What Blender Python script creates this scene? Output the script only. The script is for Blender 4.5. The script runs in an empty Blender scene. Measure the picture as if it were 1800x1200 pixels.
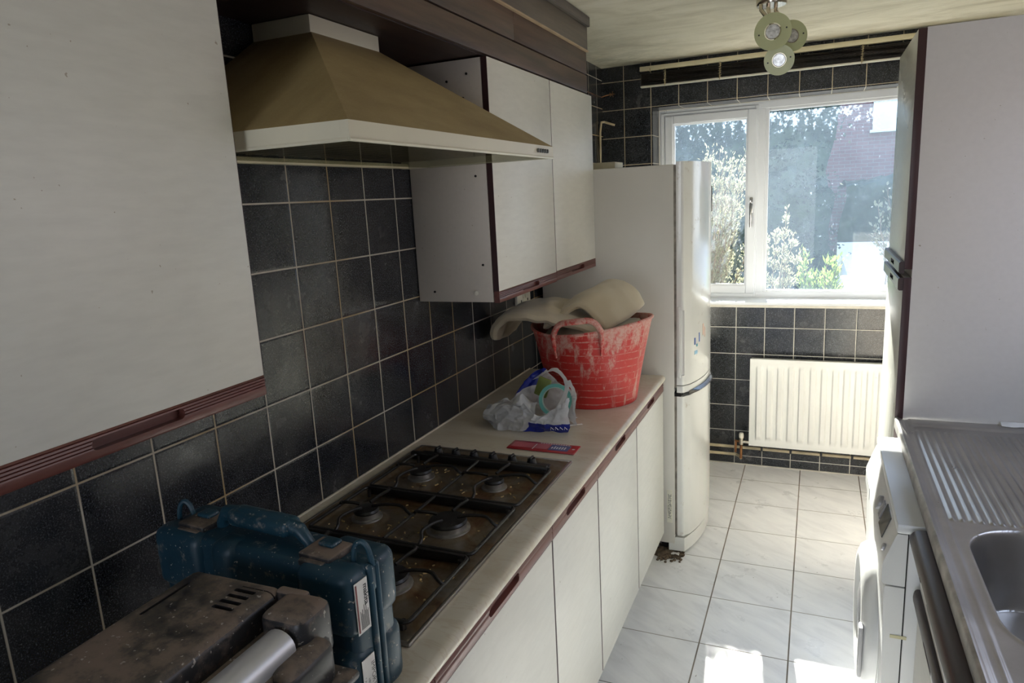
import bpy, bmesh, math, random
from mathutils import Vector, Matrix, noise
random.seed(7)
S = bpy.context.scene
COL = S.collection
pi = math.pi

# ------------------------------------------------------------------ camera
cam_d = bpy.data.cameras.new('camera'); cam = bpy.data.objects.new('camera', cam_d); COL.objects.link(cam)
S.camera = cam
YAW, PITCH, ROLL = map(math.radians, (-23.9083, -11.5708, -2.997))
YAW = math.radians(-23.9083)
f = Vector((math.sin(YAW)*math.cos(PITCH), math.cos(YAW)*math.cos(PITCH), math.sin(PITCH)))
r0 = Vector((math.cos(YAW), -math.sin(YAW), 0)); u0 = r0.cross(f)
rr = math.cos(ROLL)*r0 + math.sin(ROLL)*u0; uu = -math.sin(ROLL)*r0 + math.cos(ROLL)*u0
M = Matrix.Identity(4)
for i in range(3):
    M[i][0] = rr[i]; M[i][1] = uu[i]; M[i][2] = -f[i]
M.translation = Vector((1.1461, 0.0, 1.5888))
cam.matrix_world = M
cam_d.sensor_width = 36; cam_d.lens = 1220.57/1800*36
cam_d.clip_start = 0.02; cam_d.clip_end = 200

# ------------------------------------------------------------------ world, sun, daylight
W = bpy.data.worlds.new('sky'); S.world = W; W.use_nodes = True
wn = W.node_tree.nodes; wl = W.node_tree.links
bg = wn['Background']
tc = wn.new('ShaderNodeTexCoord'); sx = wn.new('ShaderNodeSeparateXYZ'); cr = wn.new('ShaderNodeValToRGB')
wl.new(tc.outputs['Generated'], sx.inputs[0]); wl.new(sx.outputs['Z'], cr.inputs[0]); wl.new(cr.outputs[0], bg.inputs[0])
cr.color_ramp.elements[0].position = 0.0; cr.color_ramp.elements[0].color = (0.85, 0.9, 1.0, 1)
cr.color_ramp.elements[1].position = 0.6; cr.color_ramp.elements[1].color = (0.42, 0.62, 1.0, 1)
bg.inputs[1].default_value = 2.4

sd = bpy.data.lights.new('sun', 'SUN'); sd.energy = 38.0; sd.angle = math.radians(0.6); sd.color = (1.0, 0.95, 0.86)
sun = bpy.data.objects.new('sun', sd); COL.objects.link(sun)
SD = Vector((0.125, -1.0, -0.55)).normalized()
sun.rotation_euler = SD.to_track_quat('-Z', 'Y').to_euler()
sun.location = (0.5, 8, 5)

def area(name, loc, d, sx_, sy_, e, col):
    a = bpy.data.lights.new(name, 'AREA'); a.shape = 'RECTANGLE'; a.size = sx_; a.size_y = sy_; a.energy = e; a.color = col
    o = bpy.data.objects.new(name, a); COL.objects.link(o); o.location = loc
    o.rotation_euler = Vector(d).to_track_quat('-Z', 'Y').to_euler(); return o
# daylight of the window over the sink, outside its glass
area('daylight_side_window', (2.30, 1.60, 1.50), (-1, 0, -0.12), 1.15, 0.8, 3.9, (0.97, 0.97, 1.0))
# added fill light behind the camera, shining in through the rear doorway
area('rear_fill_light', (.72, -2.0, 1.35), (0, 1, -0.05), 0.8, 1.6, 3.2, (1.0, 0.97, 0.88))
pt = area('window_portal', (1.1, 4.32, 1.5), (0, -1, 0), 1.75, 1.15, 1.0, (1, 1, 1)); pt.data.cycles.is_portal = True

S.view_settings.view_transform = 'Standard'; S.view_settings.look = 'None'
S.view_settings.gamma = 1; S.view_settings.use_curve_mapping = False
S.view_settings.exposure = 0.42

# ------------------------------------------------------------------ materials
MATS = {}
class N:
    def __init__(s, name):
        s.m = bpy.data.materials.new(name); s.m.use_nodes = True; s.t = s.m.node_tree
        s.n = s.t.nodes; s.l = s.t.links; s.b = s.n['Principled BSDF']; s.out = s.n['Material Output']
        s.pos = s.n.new('ShaderNodeNewGeometry').outputs['Position']
    def new(s, t, **k):
        o = s.n.new(t)
        for a, v in k.items(): setattr(o, a, v)
        return o
    def lk(s, a, b): s.l.new(a, b)
    def math(s, op, a, b=None, c=None):
        o = s.new('ShaderNodeMath', operation=op)
        for i, v in enumerate((a, b, c)):
            if v is None: continue
            if isinstance(v, (int, float)): o.inputs[i].default_value = v
            else: s.lk(v, o.inputs[i])
        return o.outputs[0]
    def noise(s, scale, detail=3, rough=.5, vec=None, stretch=None, dist=0):
        if vec is None: vec = s.pos
        if stretch:
            mp = s.new('ShaderNodeMapping'); mp.inputs['Scale'].default_value = stretch; s.lk(vec, mp.inputs[0]); vec = mp.outputs[0]
        o = s.new('ShaderNodeTexNoise'); o.inputs['Scale'].default_value = scale; o.inputs['Detail'].default_value = detail
        o.inputs['Roughness'].default_value = rough; o.inputs['Distortion'].default_value = dist
        s.lk(vec, o.inputs['Vector']); return o.outputs['Fac']
    def ramp(s, fac, stops):
        o = s.new('ShaderNodeValToRGB'); e = o.color_ramp.elements
        while len(e) < len(stops): e.new(0.5)
        for i, (p, c) in enumerate(stops):
            e[i].position = p; e[i].color = (c if isinstance(c, tuple) else (c, c, c)) + (1,)
        s.lk(fac, o.inputs[0]); return o.outputs[0]
    def mix(s, fac, a, b, blend='MIX'):
        o = s.new('ShaderNodeMix', data_type='RGBA', blend_type=blend)
        for i, v in ((0, fac), (6, a), (7, b)):
            if isinstance(v, (int, float)): o.inputs[i].default_value = v
            elif isinstance(v, tuple): o.inputs[i].default_value = v + (1,)
            else: s.lk(v, o.inputs[i])
        return o.outputs[2]
    def col(s, c):
        if isinstance(c, tuple): s.b.inputs['Base Color'].default_value = c + (1,)
        else: s.lk(c, s.b.inputs['Base Color'])
    def set(s, k, v):
        if isinstance(v, (int, float)): s.b.inputs[k].default_value = v
        else: s.lk(v, s.b.inputs[k])
    def bump(s, h, st=.3, dist=.01):
        o = s.new('ShaderNodeBump'); o.inputs['Strength'].default_value = st; o.inputs['Distance'].default_value = dist
        s.lk(h, o.inputs['Height']); s.lk(o.outputs[0], s.b.inputs['Normal'])

def simple(name, c, rough=.5, metal=0, var=.12, vs=18, bump=0, bs=200, spec=None, dirt=None, dirt_amt=0, dirt_scale=6, coat=0, specks=False):
    if name in MATS: return MATS[name]
    n = N(name)
    v = n.noise(vs, 4)
    k = tuple(max(0, x*(1-var)) for x in c); h = tuple(min(1, x*(1+var)) for x in c)
    cc = n.ramp(v, [(.3, k), (.7, h)])
    if dirt:
        d = n.noise(dirt_scale, 8, .7); d = n.ramp(d, [(1-dirt_amt-.06, 0.0), (1-dirt_amt+.06, 1.0)])
        cc = n.mix(d, cc, dirt)
    if specks:
        k_ = n.noise(160, 2, .5); cc = n.mix(n.ramp(k_, [(.69, 0.0), (.72, .85)]), cc, (.46, .43, .39))
    n.col(cc); n.set('Roughness', rough); n.set('Metallic', metal)
    if spec is not None: n.set('Specular IOR Level', spec)
    if coat: n.set('Coat Weight', coat); n.set('Coat Roughness', .08)
    if bump: n.bump(n.noise(bs, 3), bump, .002)
    MATS[name] = n.m; return n.m

def tile_mat(name, ax, off, grout=(.52, .48, .40), stain=0.0, pitch=.1525, dust=.25):
    n = N(name)
    s = n.new('ShaderNodeSeparateXYZ'); n.lk(n.pos, s.inputs[0])
    ds, ids = [], []
    for a, o in zip(ax, off):
        if a is None: continue
        p = n.math('DIVIDE', n.math('SUBTRACT', s.outputs[a], o), pitch)
        fr = n.math('FRACT', p); ids.append(n.math('FLOOR', p))
        ds.append(n.math('MULTIPLY', n.math('SUBTRACT', .5, n.math('ABSOLUTE', n.math('SUBTRACT', fr, .5))), pitch))
    d = ds[0] if len(ds) == 1 else n.math('MINIMUM', ds[0], ds[1])
    mr = n.new('ShaderNodeMapRange'); mr.inputs[1].default_value = .0012; mr.inputs[2].default_value = .0024; n.lk(d, mr.inputs[0])
    g = mr.outputs[0]   # 0 grout 1 tile
    sp = n.noise(330, 2, .6); sp2 = n.noise(900, 1, .5)
    base = n.ramp(sp, [(.36, (.005, .005, .007)), (.50, (.011, .013, .017)), (.60, (.032, .036, .043)), (.70, (.13, .14, .15))])
    base = n.mix(n.ramp(sp2, [(.62, 0.0), (.72, .5)]), base, (.22, .24, .26))
    du = n.noise(5.5, 6, .65); dfac = n.math('MULTIPLY', n.ramp(du, [(.45, 0.0), (.8, 1.0)]), dust)
    base = n.mix(dfac, base, (.11, .105, .10))
    gn = n.noise(2.2, 3); gc = n.mix(n.ramp(gn, [(.42, 0.0), (.6, 1.0)]), grout, (.36, .25, .11) if stain else tuple(x*.75 for x in grout))
    n.col(n.mix(g, gc, base))
    rg = n.mix(g, (.8,)*3, n.ramp(du, [(.35, .13), (.75, .34)]))
    n.set('Roughness', rg)
    # slightly uneven tiles: a soft bevel next to the grout and gentle waves
    mb = n.new('ShaderNodeMapRange'); mb.inputs[1].default_value = .0; mb.inputs[2].default_value = .006; n.lk(d, mb.inputs[0])
    h = n.math('ADD', mb.outputs[0], n.math('MULTIPLY', n.noise(9, 2), .8))
    h = n.math('ADD', h, n.math('MULTIPLY', sp, .03))
    n.bump(h, .5, .0014)
    MATS[name] = n.m; return n.m

LT = (1.1772, .9973)
T_LEFT = tile_mat('speckled dark tile left wall', (1, 2), (1.1772, .9973-.1525), stain=1, dust=.5)
T_UP = tile_mat('speckled dark tile window wall upper', (0, 2), (.1262, 2.0503), grout=(.55, .47, .33))
T_LOW = tile_mat('speckled dark tile window wall lower', (0, 2), (.7469, .9689), grout=(.62, .60, .54))
T_REVS = tile_mat('speckled dark tile reveal side', (None, 2), (0, 2.0503), dust=.5)
T_REVT = tile_mat('speckled dark tile reveal top', (0, None), (.1262, 0), dust=.5)

# laminate
def laminate(name, c, rough, streak):
    n = N(name)
    s = n.noise(60, 3, .6, stretch=(1, .25, 1.2)); big = n.noise(1.3, 3)
    cc = n.mix(n.ramp(s, [(.35, 0.0), (.7, streak)]), c, tuple(x*.86 for x in c))
    cc = n.mix(n.ramp(big, [(.4, 0.0), (.75, .35)]), cc, tuple(x*y for x, y in zip(c, (.93, .9, .84))))
    sp = n.noise(95, 2, .5); cc = n.mix(n.ramp(sp, [(.76, 0.0), (.78, .7)]), cc, (.28, .22, .15))
    n.col(cc); n.set('Roughness', n.ramp(big, [(.3, rough), (.8, rough+.1)])); n.bump(s, .06, .001)
    MATS[name] = n.m; return n.m
LAM = laminate('cream laminate door', (.65, .64, .59), .36, .5)
LAMG = laminate('grazed cream laminate tall door', (.60, .61, .56), .24, .5)
SIDE = laminate('white melamine side panel', (.60, .55, .50), .5, .3)
TALL = laminate('lilac white melamine panel', (.63, .605, .58), .5, .25)

def wood(name, a, b, rough, axis, sc=1.0, coat=.0):
    n = N(name)
    st = [22, 22, 22]; st[axis] = 1.4
    g = n.noise(1.6*sc, 6, .62, stretch=tuple(st), dist=.6)
    k = n.noise(3.2, 2, .5, dist=1.0)
    cc = n.ramp(g, [(.3, a), (.7, b)])
    cc = n.mix(n.ramp(k, [(.68, 0.0), (.78, .6)]), cc, tuple(x*.45 for x in a))
    n.col(cc); n.set('Roughness', rough); n.bump(g, .25, .002)
    if coat: n.set('Coat Weight', coat); n.set('Coat Roughness', .2)
    MATS[name] = n.m; return n.m
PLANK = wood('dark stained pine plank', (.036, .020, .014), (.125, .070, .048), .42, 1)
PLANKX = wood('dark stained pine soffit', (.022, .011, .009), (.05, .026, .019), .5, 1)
CORN = wood('grey brown cornice', (.07, .055, .042), (.16, .13, .10), .7, 1)
RAIL = wood('red brown door rail', (.095, .029, .023), (.185, .066, .053), .38, 1, coat=.15)
RAILD = wood('dark varnished drawer rail', (.022, .011, .011), (.046, .024, .023), .34, 1, coat=.08)
EDGE = simple('dark maroon edging', (.035, .010, .011), .4)

def marble():
    n = N('beige marbled worktop')
    a = n.noise(2.6, 6, .5, stretch=(1, 3.4, 1), dist=.5); b = n.noise(9, 4, .6, stretch=(1, 3.2, 1), dist=.8)
    cc = n.ramp(a, [(.3, (.57, .505, .38)), (.5, (.65, .59, .47)), (.7, (.72, .67, .56))])
    cc = n.mix(n.ramp(b, [(.46, 0.0), (.5, .5), (.54, 0.0)]), cc, (.55, .45, .32))
    n.col(cc); n.set('Roughness', .30); MATS['marble'] = n.m; return n.m
MARB = marble()

def floor_mat():
    n = N('pale marbled floor tile')
    s = n.new('ShaderNodeSeparateXYZ'); n.lk(n.pos, s.inputs[0])
    ds = []; ids = []
    for a, o, p in ((0, .8091, .2964), (1, 3.8076, .3072)):
        q = n.math('DIVIDE', n.math('SUBTRACT', s.outputs[a], o), p); fr = n.math('FRACT', q); ids.append(n.math('FLOOR', q))
        ds.append(n.math('MULTIPLY', n.math('SUBTRACT', .5, n.math('ABSOLUTE', n.math('SUBTRACT', fr, .5))), p))
    d0 = n.math('SUBTRACT', ds[0], .0008)
    d = n.math('MINIMUM', d0, ds[1])
    mr = n.new('ShaderNodeMapRange'); mr.inputs[1].default_value = .0010; mr.inputs[2].default_value = .0022; n.lk(d, mr.inputs[0]); g = mr.outputs[0]
    cb = n.new('ShaderNodeCombineXYZ'); n.lk(ids[0], cb.inputs[0]); n.lk(ids[1], cb.inputs[1])
    off = n.new('ShaderNodeVectorMath', operation='MULTIPLY_ADD'); n.lk(cb.outputs[0], off.inputs[0]); off.inputs[1].default_value = (3.7, 5.1, 0); n.lk(n.pos, off.inputs[2])
    rot = n.new('ShaderNodeMapping'); rot.inputs['Rotation'].default_value = (0, 0, .6); n.lk(off.outputs[0], rot.inputs[0])
    v = n.noise(4.5, 6, .6, vec=rot.outputs[0], stretch=(1, 3.6, 1), dist=.7)
    cc = n.ramp(v, [(.3, (.70, .70, .72)), (.5, (.80, .80, .82)), (.7, (.86, .86, .87))])
    st = n.noise(7, 5, .7); cc = n.mix(n.ramp(st, [(.68, 0.0), (.76, .55)]), cc, (.38, .28, .19))
    sp = n.noise(48, 3, .6); cc = n.mix(n.ramp(sp, [(.735, 0.0), (.75, .9)]), cc, (.10, .065, .04))
    gn = n.noise(3, 4); gc = n.ramp(gn, [(.35, (.10, .085, .07)), (.65, (.27, .23, .19))])
    n.col(n.mix(g, gc, cc)); n.set('Roughness', n.mix(g, (.9,)*3, n.ramp(st, [(.3, .24), (.7, .42)])))
    h = n.math('ADD', g, n.math('MULTIPLY', n.noise(6, 2), .5)); n.bump(h, .35, .0015)
    MATS['floor'] = n.m; return n.m
FLOORM = floor_mat()

def ceil_mat():
    n = N('old textured ceiling paint')
    a = n.noise(2.3, 6, .6, stretch=(1, 2.2, 1), dist=1.4)
    cc = n.ramp(a, [(.3, (.50, .455, .34)), (.55, (.66, .62, .49)), (.75, (.70, .66, .55))])
    # mould that has grown in the corner by the window wall
    s = n.new('ShaderNodeSeparateXYZ'); n.lk(n.pos, s.inputs[0])
    vx = n.new('ShaderNodeMapRange'); vx.inputs[1].default_value = .75; vx.inputs[2].default_value = .1; n.lk(s.outputs[0], vx.inputs[0])
    vy = n.new('ShaderNodeMapRange'); vy.inputs[1].default_value = 2.9; vy.inputs[2].default_value = 4.0; n.lk(s.outputs[1], vy.inputs[0])
    m = n.math('MULTIPLY', n.math('MULTIPLY', vx.outputs[0], vy.outputs[0]), n.ramp(n.noise(9, 7, .7), [(.3, .3), (.6, 1.0)]))
    cc = n.mix(n.math('MULTIPLY', m, .8), cc, (.16, .17, .13))
    n.col(cc); n.set('Roughness', .75); n.bump(n.noise(7, 4, .5, stretch=(1, 2.5, 1), dist=2.0), .6, .008)
    MATS['ceil'] = n.m; return n.m
CEIL = ceil_mat()

def steel_mat():
    n = N('scratched stainless steel')
    a = n.noise(6, 6, .6); b = n.noise(70, 3, .5, stretch=(1, .12, 1))
    n.col(n.ramp(a, [(.3, (.36, .345, .33)), (.7, (.50, .48, .465))])); n.set('Metallic', 1.0)
    n.set('Roughness', n.ramp(a, [(.3, .27), (.7, .42)])); n.bump(b, .08, .0008)
    MATS['steel'] = n.m; return n.m
STEEL = steel_mat()
def hob_mat():
    n = N('greasy stained steel')
    a = n.noise(8, 7, .65, dist=.6); b = n.noise(26, 5, .6)
    cc = n.ramp(a, [(.33, (.10, .035, .010)), (.45, (.17, .11, .055)), (.6, (.26, .23, .18)), (.75, (.34, .32, .28))])
    cc = n.mix(n.ramp(b, [(.6, 0.0), (.72, .8)]), cc, (.045, .02, .008))
    n.col(cc); n.set('Metallic', n.ramp(a, [(.4, .25), (.6, .9)])); n.set('Roughness', n.ramp(b, [(.3, .28), (.7, .6)])); n.bump(b, .2, .001)
    MATS['hob'] = n.m; return n.m
HOB = hob_mat()
CHROME = simple('tarnished chrome', (.62, .56, .46), .16, 1, .25, 30)
IRON = simple('black enamel iron', (.012, .011, .010), .38, 0, .3, 40, bump=.2, bs=300)
PLBLK = simple('black plastic', (.014, .014, .015), .35)
FR_SIDE = simple('grey white fridge side', (.56, .54, .49), .42, 0, .05, 3, bump=.05, bs=500)
FR_DOOR = simple('gloss white fridge door', (.66, .66, .63), .16, 0, .05, 3, dirt=(.42, .36, .28), dirt_amt=.33, dirt_scale=14, coat=.3)
APPL = simple('white enamel appliance', (.66, .67, .66), .3, 0, .05, 3, dirt=(.5, .48, .44), dirt_amt=.3, dirt_scale=12)
GASK = simple('dirty grey gasket', (.20, .18, .15), .7, 0, .4, 30)
UPVC = simple('white window plastic', (.72, .75, .80), .3, 0, .04, 3, dirt=(.5, .48, .45), dirt_amt=.27, dirt_scale=15)
RADM = simple('cream white radiator paint', (.78, .79, .77), .38, 0, .05, 3, dirt=(.45, .36, .22), dirt_amt=.24, dirt_scale=18)
CREAM = simple('yellowed cream paint', (.62, .56, .38), .42, 0, .08, 5)
HOODC = simple('cream enamel hood', (.62, .585, .46), .3, 0, .06, 4)
def hood_mat():
    n = N('grease browned hood enamel')
    a = n.noise(5, 6, .6, stretch=(3, 1, 1)); b = n.noise(300, 2, .5)
    cc = n.ramp(a, [(.3, (.25, .18, .078)), (.7, (.36, .275, .13))])
    cc = n.mix(n.ramp(b, [(.55, 0.0), (.75, .4)]), cc, (.40, .33, .2)); n.col(cc); n.set('Roughness', .62); n.bump(b, .15, .001)
    MATS['hoodt'] = n.m; return n.m
HOODT = hood_mat()
GREYPL = simple('grey filter mesh', (.16, .13, .09), .5, .5, .3, 60)
def tub_mat():
    n = N('red rubber smeared with plaster')
    s = n.new('ShaderNodeSeparateXYZ'); n.lk(n.pos, s.inputs[0])
    a = n.noise(26, 8, .75, stretch=(1, 1, .45)); ring = n.math('ABSOLUTE', n.math('SINE', n.math('ADD', n.math('MULTIPLY', s.outputs[2], 122), n.math('MULTIPLY', n.noise(9, 2), 1.5))))
    drip = n.noise(26, 4, .6, stretch=(1, 1, .09)); fine = n.noise(120, 3, .6)
    ringm = n.ramp(n.math('ADD', n.math('MULTIPLY', ring, .5), n.math('MULTIPLY', a, .8)), [(.36, .6), (.52, 0.0)])
    zt = n.new('ShaderNodeMapRange'); zt.inputs[1].default_value = 1.00; zt.inputs[2].default_value = 1.14; n.lk(s.outputs[2], zt.inputs[0])
    up = n.math('MULTIPLY', zt.outputs[0], .16)
    am = n.ramp(n.math('ADD', a, up), [(.56, 0.0), (.66, .8)])
    dm = n.ramp(drip, [(.58, 0.0), (.66, .85)])
    m = n.math('MAXIMUM', n.math('MAXIMUM', ringm, am), dm)
    m = n.math('MULTIPLY', m, n.ramp(fine, [(.3, .35), (.55, 1.0)]))
    n.col(n.mix(m, (.52, .028, .022), (.60, .42, .34))); n.set('Roughness', n.mix(m, (.42,)*3, (.85,)*3)); n.bump(m, .3, .0015)
    MATS['tub'] = n.m; return n.m
TUB = tub_mat()
def cloth_mat():
    n = N('beige cotton dust sheet')
    a = n.noise(4, 4); w = n.noise(500, 2)
    n.col(n.ramp(a, [(.3, (.50, .42, .28)), (.7, (.62, .55, .40))])); n.set('Roughness', .95); n.bump(w, .4, .001)
    n.set('Sheen Weight', .3); MATS['cloth'] = n.m; return n.m
CLOTH = cloth_mat()
BLUEC = simple('teal blue tool case plastic', (.010, .043, .070), .42, 0, .2, 8, dirt=(.22, .21, .19), dirt_amt=.36, dirt_scale=30, bump=.1, bs=120, specks=True)
BLUEC2 = simple('teal blue plastic handle', (.011, .050, .080), .38, 0, .2, 8, dirt=(.20, .20, .19), dirt_amt=.36, dirt_scale=40, specks=True)
def dusty():
    n = N('black plastic caked with plaster dust')
    g = n.n.new('ShaderNodeNewGeometry'); s = n.new('ShaderNodeSeparateXYZ'); n.lk(g.outputs['True Normal'], s.inputs[0])
    a = n.noise(9, 8, .7); b = n.noise(60, 5, .65)
    up = n.ramp(s.outputs[2], [(.35, 0.0), (.75, .13)])
    t = n.math('ADD', n.math('ADD', n.math('MULTIPLY', a, .65), n.math('MULTIPLY', b, .35)), up)
    m = n.ramp(t, [(.52, 0.0), (.66, .92)])
    cc = n.mix(n.ramp(a, [(.4, 0.0), (.6, 1.0)]), (.13, .11, .085), (.22, .165, .13))
    c2 = n.mix(m, (.022, .022, .025), cc); k_ = n.noise(130, 2, .5); c2 = n.mix(n.ramp(k_, [(.68, 0.0), (.71, .8)]), c2, (.42, .39, .35))
    n.col(c2); n.set('Roughness', n.mix(m, (.4,)*3, (.9,)*3)); n.bump(b, .25, .0015)
    MATS['dusty'] = n.m; return n.m
DUSTY = dusty()
ALU = simple('dusty brushed aluminium', (.62, .63, .66), .42, .6, .08, 20)
LABEL = simple('white paper label', (.62, .60, .58), .6)
INK = simple('dark print', (.03, .03, .035), .6)
REDINK = simple('maroon print', (.16, .03, .03), .6)
def bag_mat():
    n = N('thin white carrier bag plastic')
    n.col(n.ramp(n.noise(30, 3), [(.3, (.66, .67, .68)), (.7, (.78, .79, .80))])); n.set('Roughness', .32)
    n.set('Alpha', .93)
    tr = n.new('ShaderNodeBsdfTranslucent'); tr.inputs[0].default_value = (.8, .82, .85, 1)
    mx = n.new('ShaderNodeMixShader'); mx.inputs[0].default_value = .25
    n.lk(n.b.outputs[0], mx.inputs[1]); n.lk(tr.outputs[0], mx.inputs[2]); n.lk(mx.outputs[0], n.out.inputs[0])
    n.bump(n.noise(38, 4, .6, dist=1.2), .5, .006); MATS['bag'] = n.m; return n.m
BAG = bag_mat()
BAGBLUE = simple('blue bag print', (.010, .022, .27), .34, bump=.3, bs=60)
TEAL = simple('teal masking tape', (.10, .36, .30), .5)
TEALD = simple('dark green tape edge', (.015, .10, .075), .5)
OLIVE = simple('olive green packet', (.18, .22, .05), .5)
REDP = simple('red card sleeve', (.42, .02, .03), .3, coat=.5)
REDF = simple('faded red card', (.50, .07, .10), .3, coat=.5)
BLUEP = simple('blue print', (.03, .04, .22), .3, coat=.5)
GLASSG = simple('frosted yellow green glass', (.50, .52, .30), .3, 0, .05, 10)
BULB = simple('lamp reflector', (.62, .62, .62), .32, 1, .35, 90)
MUD = simple('dirt and plaster rubble', (.10, .07, .045), .95, 0, .6, 40, bump=.6, bs=90)
CRUMB = simple('dry pasta crumb', (.55, .40, .18), .7, 0, .3, 60)
WHITEPL = simple('white socket plastic', (.70, .67, .58), .3)
BRASS = simple('old copper pipe', (.30, .14, .06), .4, .8, .4, 30)
PIPEP = simple('painted cream pipe', (.50, .42, .28), .5, 0, .3, 12)
SLATM = simple('dark grey metal slat', (.22, .19, .17), .3, .3, .1, 10)
SLATW = simple('pale blind rail', (.62, .60, .52), .4)
CORD = simple('beige knotted cord', (.36, .30, .18), .9)
STICK = simple('white tile spacer stick', (.75, .74, .70), .5)
TAPEY = simple('old yellow tape', (.62, .58, .36), .5)
DARKGAP = simple('dark cavity', (.006, .005, .005), .9)

def glass_mat():
    n = N('dusty window glass')
    n.n.remove(n.b)
    tr = n.new('ShaderNodeBsdfTransparent'); tr.inputs[0].default_value = (.93, .95, .95, 1)
    dl = n.new('ShaderNodeBsdfTranslucent'); dl.inputs[0].default_value = (.48, .64, .86, 1)
    df = n.new('ShaderNodeBsdfDiffuse'); df.inputs[0].default_value = (.7, .72, .72, 1)
    gl = n.new('ShaderNodeBsdfGlossy'); gl.inputs['Roughness'].default_value = .02
    a = n.noise(5, 8, .7); sp = n.noise(75, 3, .6); sp2 = n.noise(28, 2, .5, stretch=(1, 1, .5))
    fac = n.ramp(a, [(.3, .016), (.75, .027)])
    s = n.new('ShaderNodeSeparateXYZ'); n.lk(n.pos, s.inputs[0])
    top = n.new('ShaderNodeMapRange'); top.inputs[1].default_value = 1.80; top.inputs[2].default_value = 2.0; n.lk(s.outputs[2], top.inputs[0])
    # grime and splashes are thicker along the top of the pane
    q = n.math('ADD', n.math('MULTIPLY', top.outputs[0], .16), n.math('ADD', n.math('MULTIPLY', sp, .6), n.math('MULTIPLY', sp2, .4)))
    spk = n.ramp(q, [(.64, 0.0), (.70, .12)])
    fac = n.math('ADD', fac, spk)
    dm = n.new('ShaderNodeMixShader'); dm.inputs[0].default_value = .12; n.lk(dl.outputs[0], dm.inputs[1]); n.lk(df.outputs[0], dm.inputs[2])
    m1 = n.new('ShaderNodeMixShader'); n.lk(fac, m1.inputs[0]); n.lk(tr.outputs[0], m1.inputs[1]); n.lk(dm.outputs[0], m1.inputs[2])
    fr = n.new('ShaderNodeFresnel'); fr.inputs[0].default_value = 1.3
    m2 = n.new('ShaderNodeMixShader'); n.lk(fr.outputs[0], m2.inputs[0]); n.lk(m1.outputs[0], m2.inputs[1]); n.lk(gl.outputs[0], m2.inputs[2])
    n.lk(m2.outputs[0], n.out.inputs[0]); MATS['glass'] = n.m; return n.m
GLASS = glass_mat()
CLEARG = simple('clear glass plate', (.8, .85, .83), .05); 
def clear():
    n = N('smeared clear visor glass'); n.n.remove(n.b)
    tr = n.new('ShaderNodeBsdfTransparent'); tr.inputs[0].default_value = (.8, .8, .72, 1)
    gl = n.new('ShaderNodeBsdfGlossy'); gl.inputs['Roughness'].default_value = .08; gl.inputs[0].default_value = (.9, .88, .8, 1)
    m = n.new('ShaderNodeMixShader'); m.inputs[0].default_value = .22; n.lk(tr.outputs[0], m.inputs[1]); n.lk(gl.outputs[0], m.inputs[2]); n.lk(m.outputs[0], n.out.inputs[0])
    return n.m
CLEARG = clear()
def leaf_mat(name, c, tr=.5):
    n = N(name); v = n.noise(9, 3)
    cc = n.ramp(v, [(.3, tuple(x*.7 for x in c)), (.7, tuple(min(1, x*1.25) for x in c))]); n.col(cc); n.set('Roughness', .45)
    t = n.new('ShaderNodeBsdfTranslucent'); n.lk(cc, t.inputs[0]); m = n.new('ShaderNodeMixShader'); m.inputs[0].default_value = tr
    n.lk(n.b.outputs[0], m.inputs[1]); n.lk(t.outputs[0], m.inputs[2]); n.lk(m.outputs[0], n.out.inputs[0]); return n.m
def brick_mat():
    n = N('garden brick wall'); mp = n.new('ShaderNodeMapping'); mp.inputs['Rotation'].default_value = (pi/2, 0, 0); n.lk(n.pos, mp.inputs[0])
    b = n.new('ShaderNodeTexBrick'); b.inputs['Scale'].default_value = 1; b.inputs['Brick Width'].default_value = .22; b.inputs['Row Height'].default_value = .075
    b.inputs['Mortar Size'].default_value = .006; b.inputs['Color1'].default_value = (.20, .10, .10, 1); b.inputs['Color2'].default_value = (.17, .085, .09, 1); b.inputs['Mortar'].default_value = (.20, .17, .17, 1)
    n.lk(mp.outputs[0], b.inputs[0]); n.col(b.outputs[0]); n.set('Roughness', .9); return n.m

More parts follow.
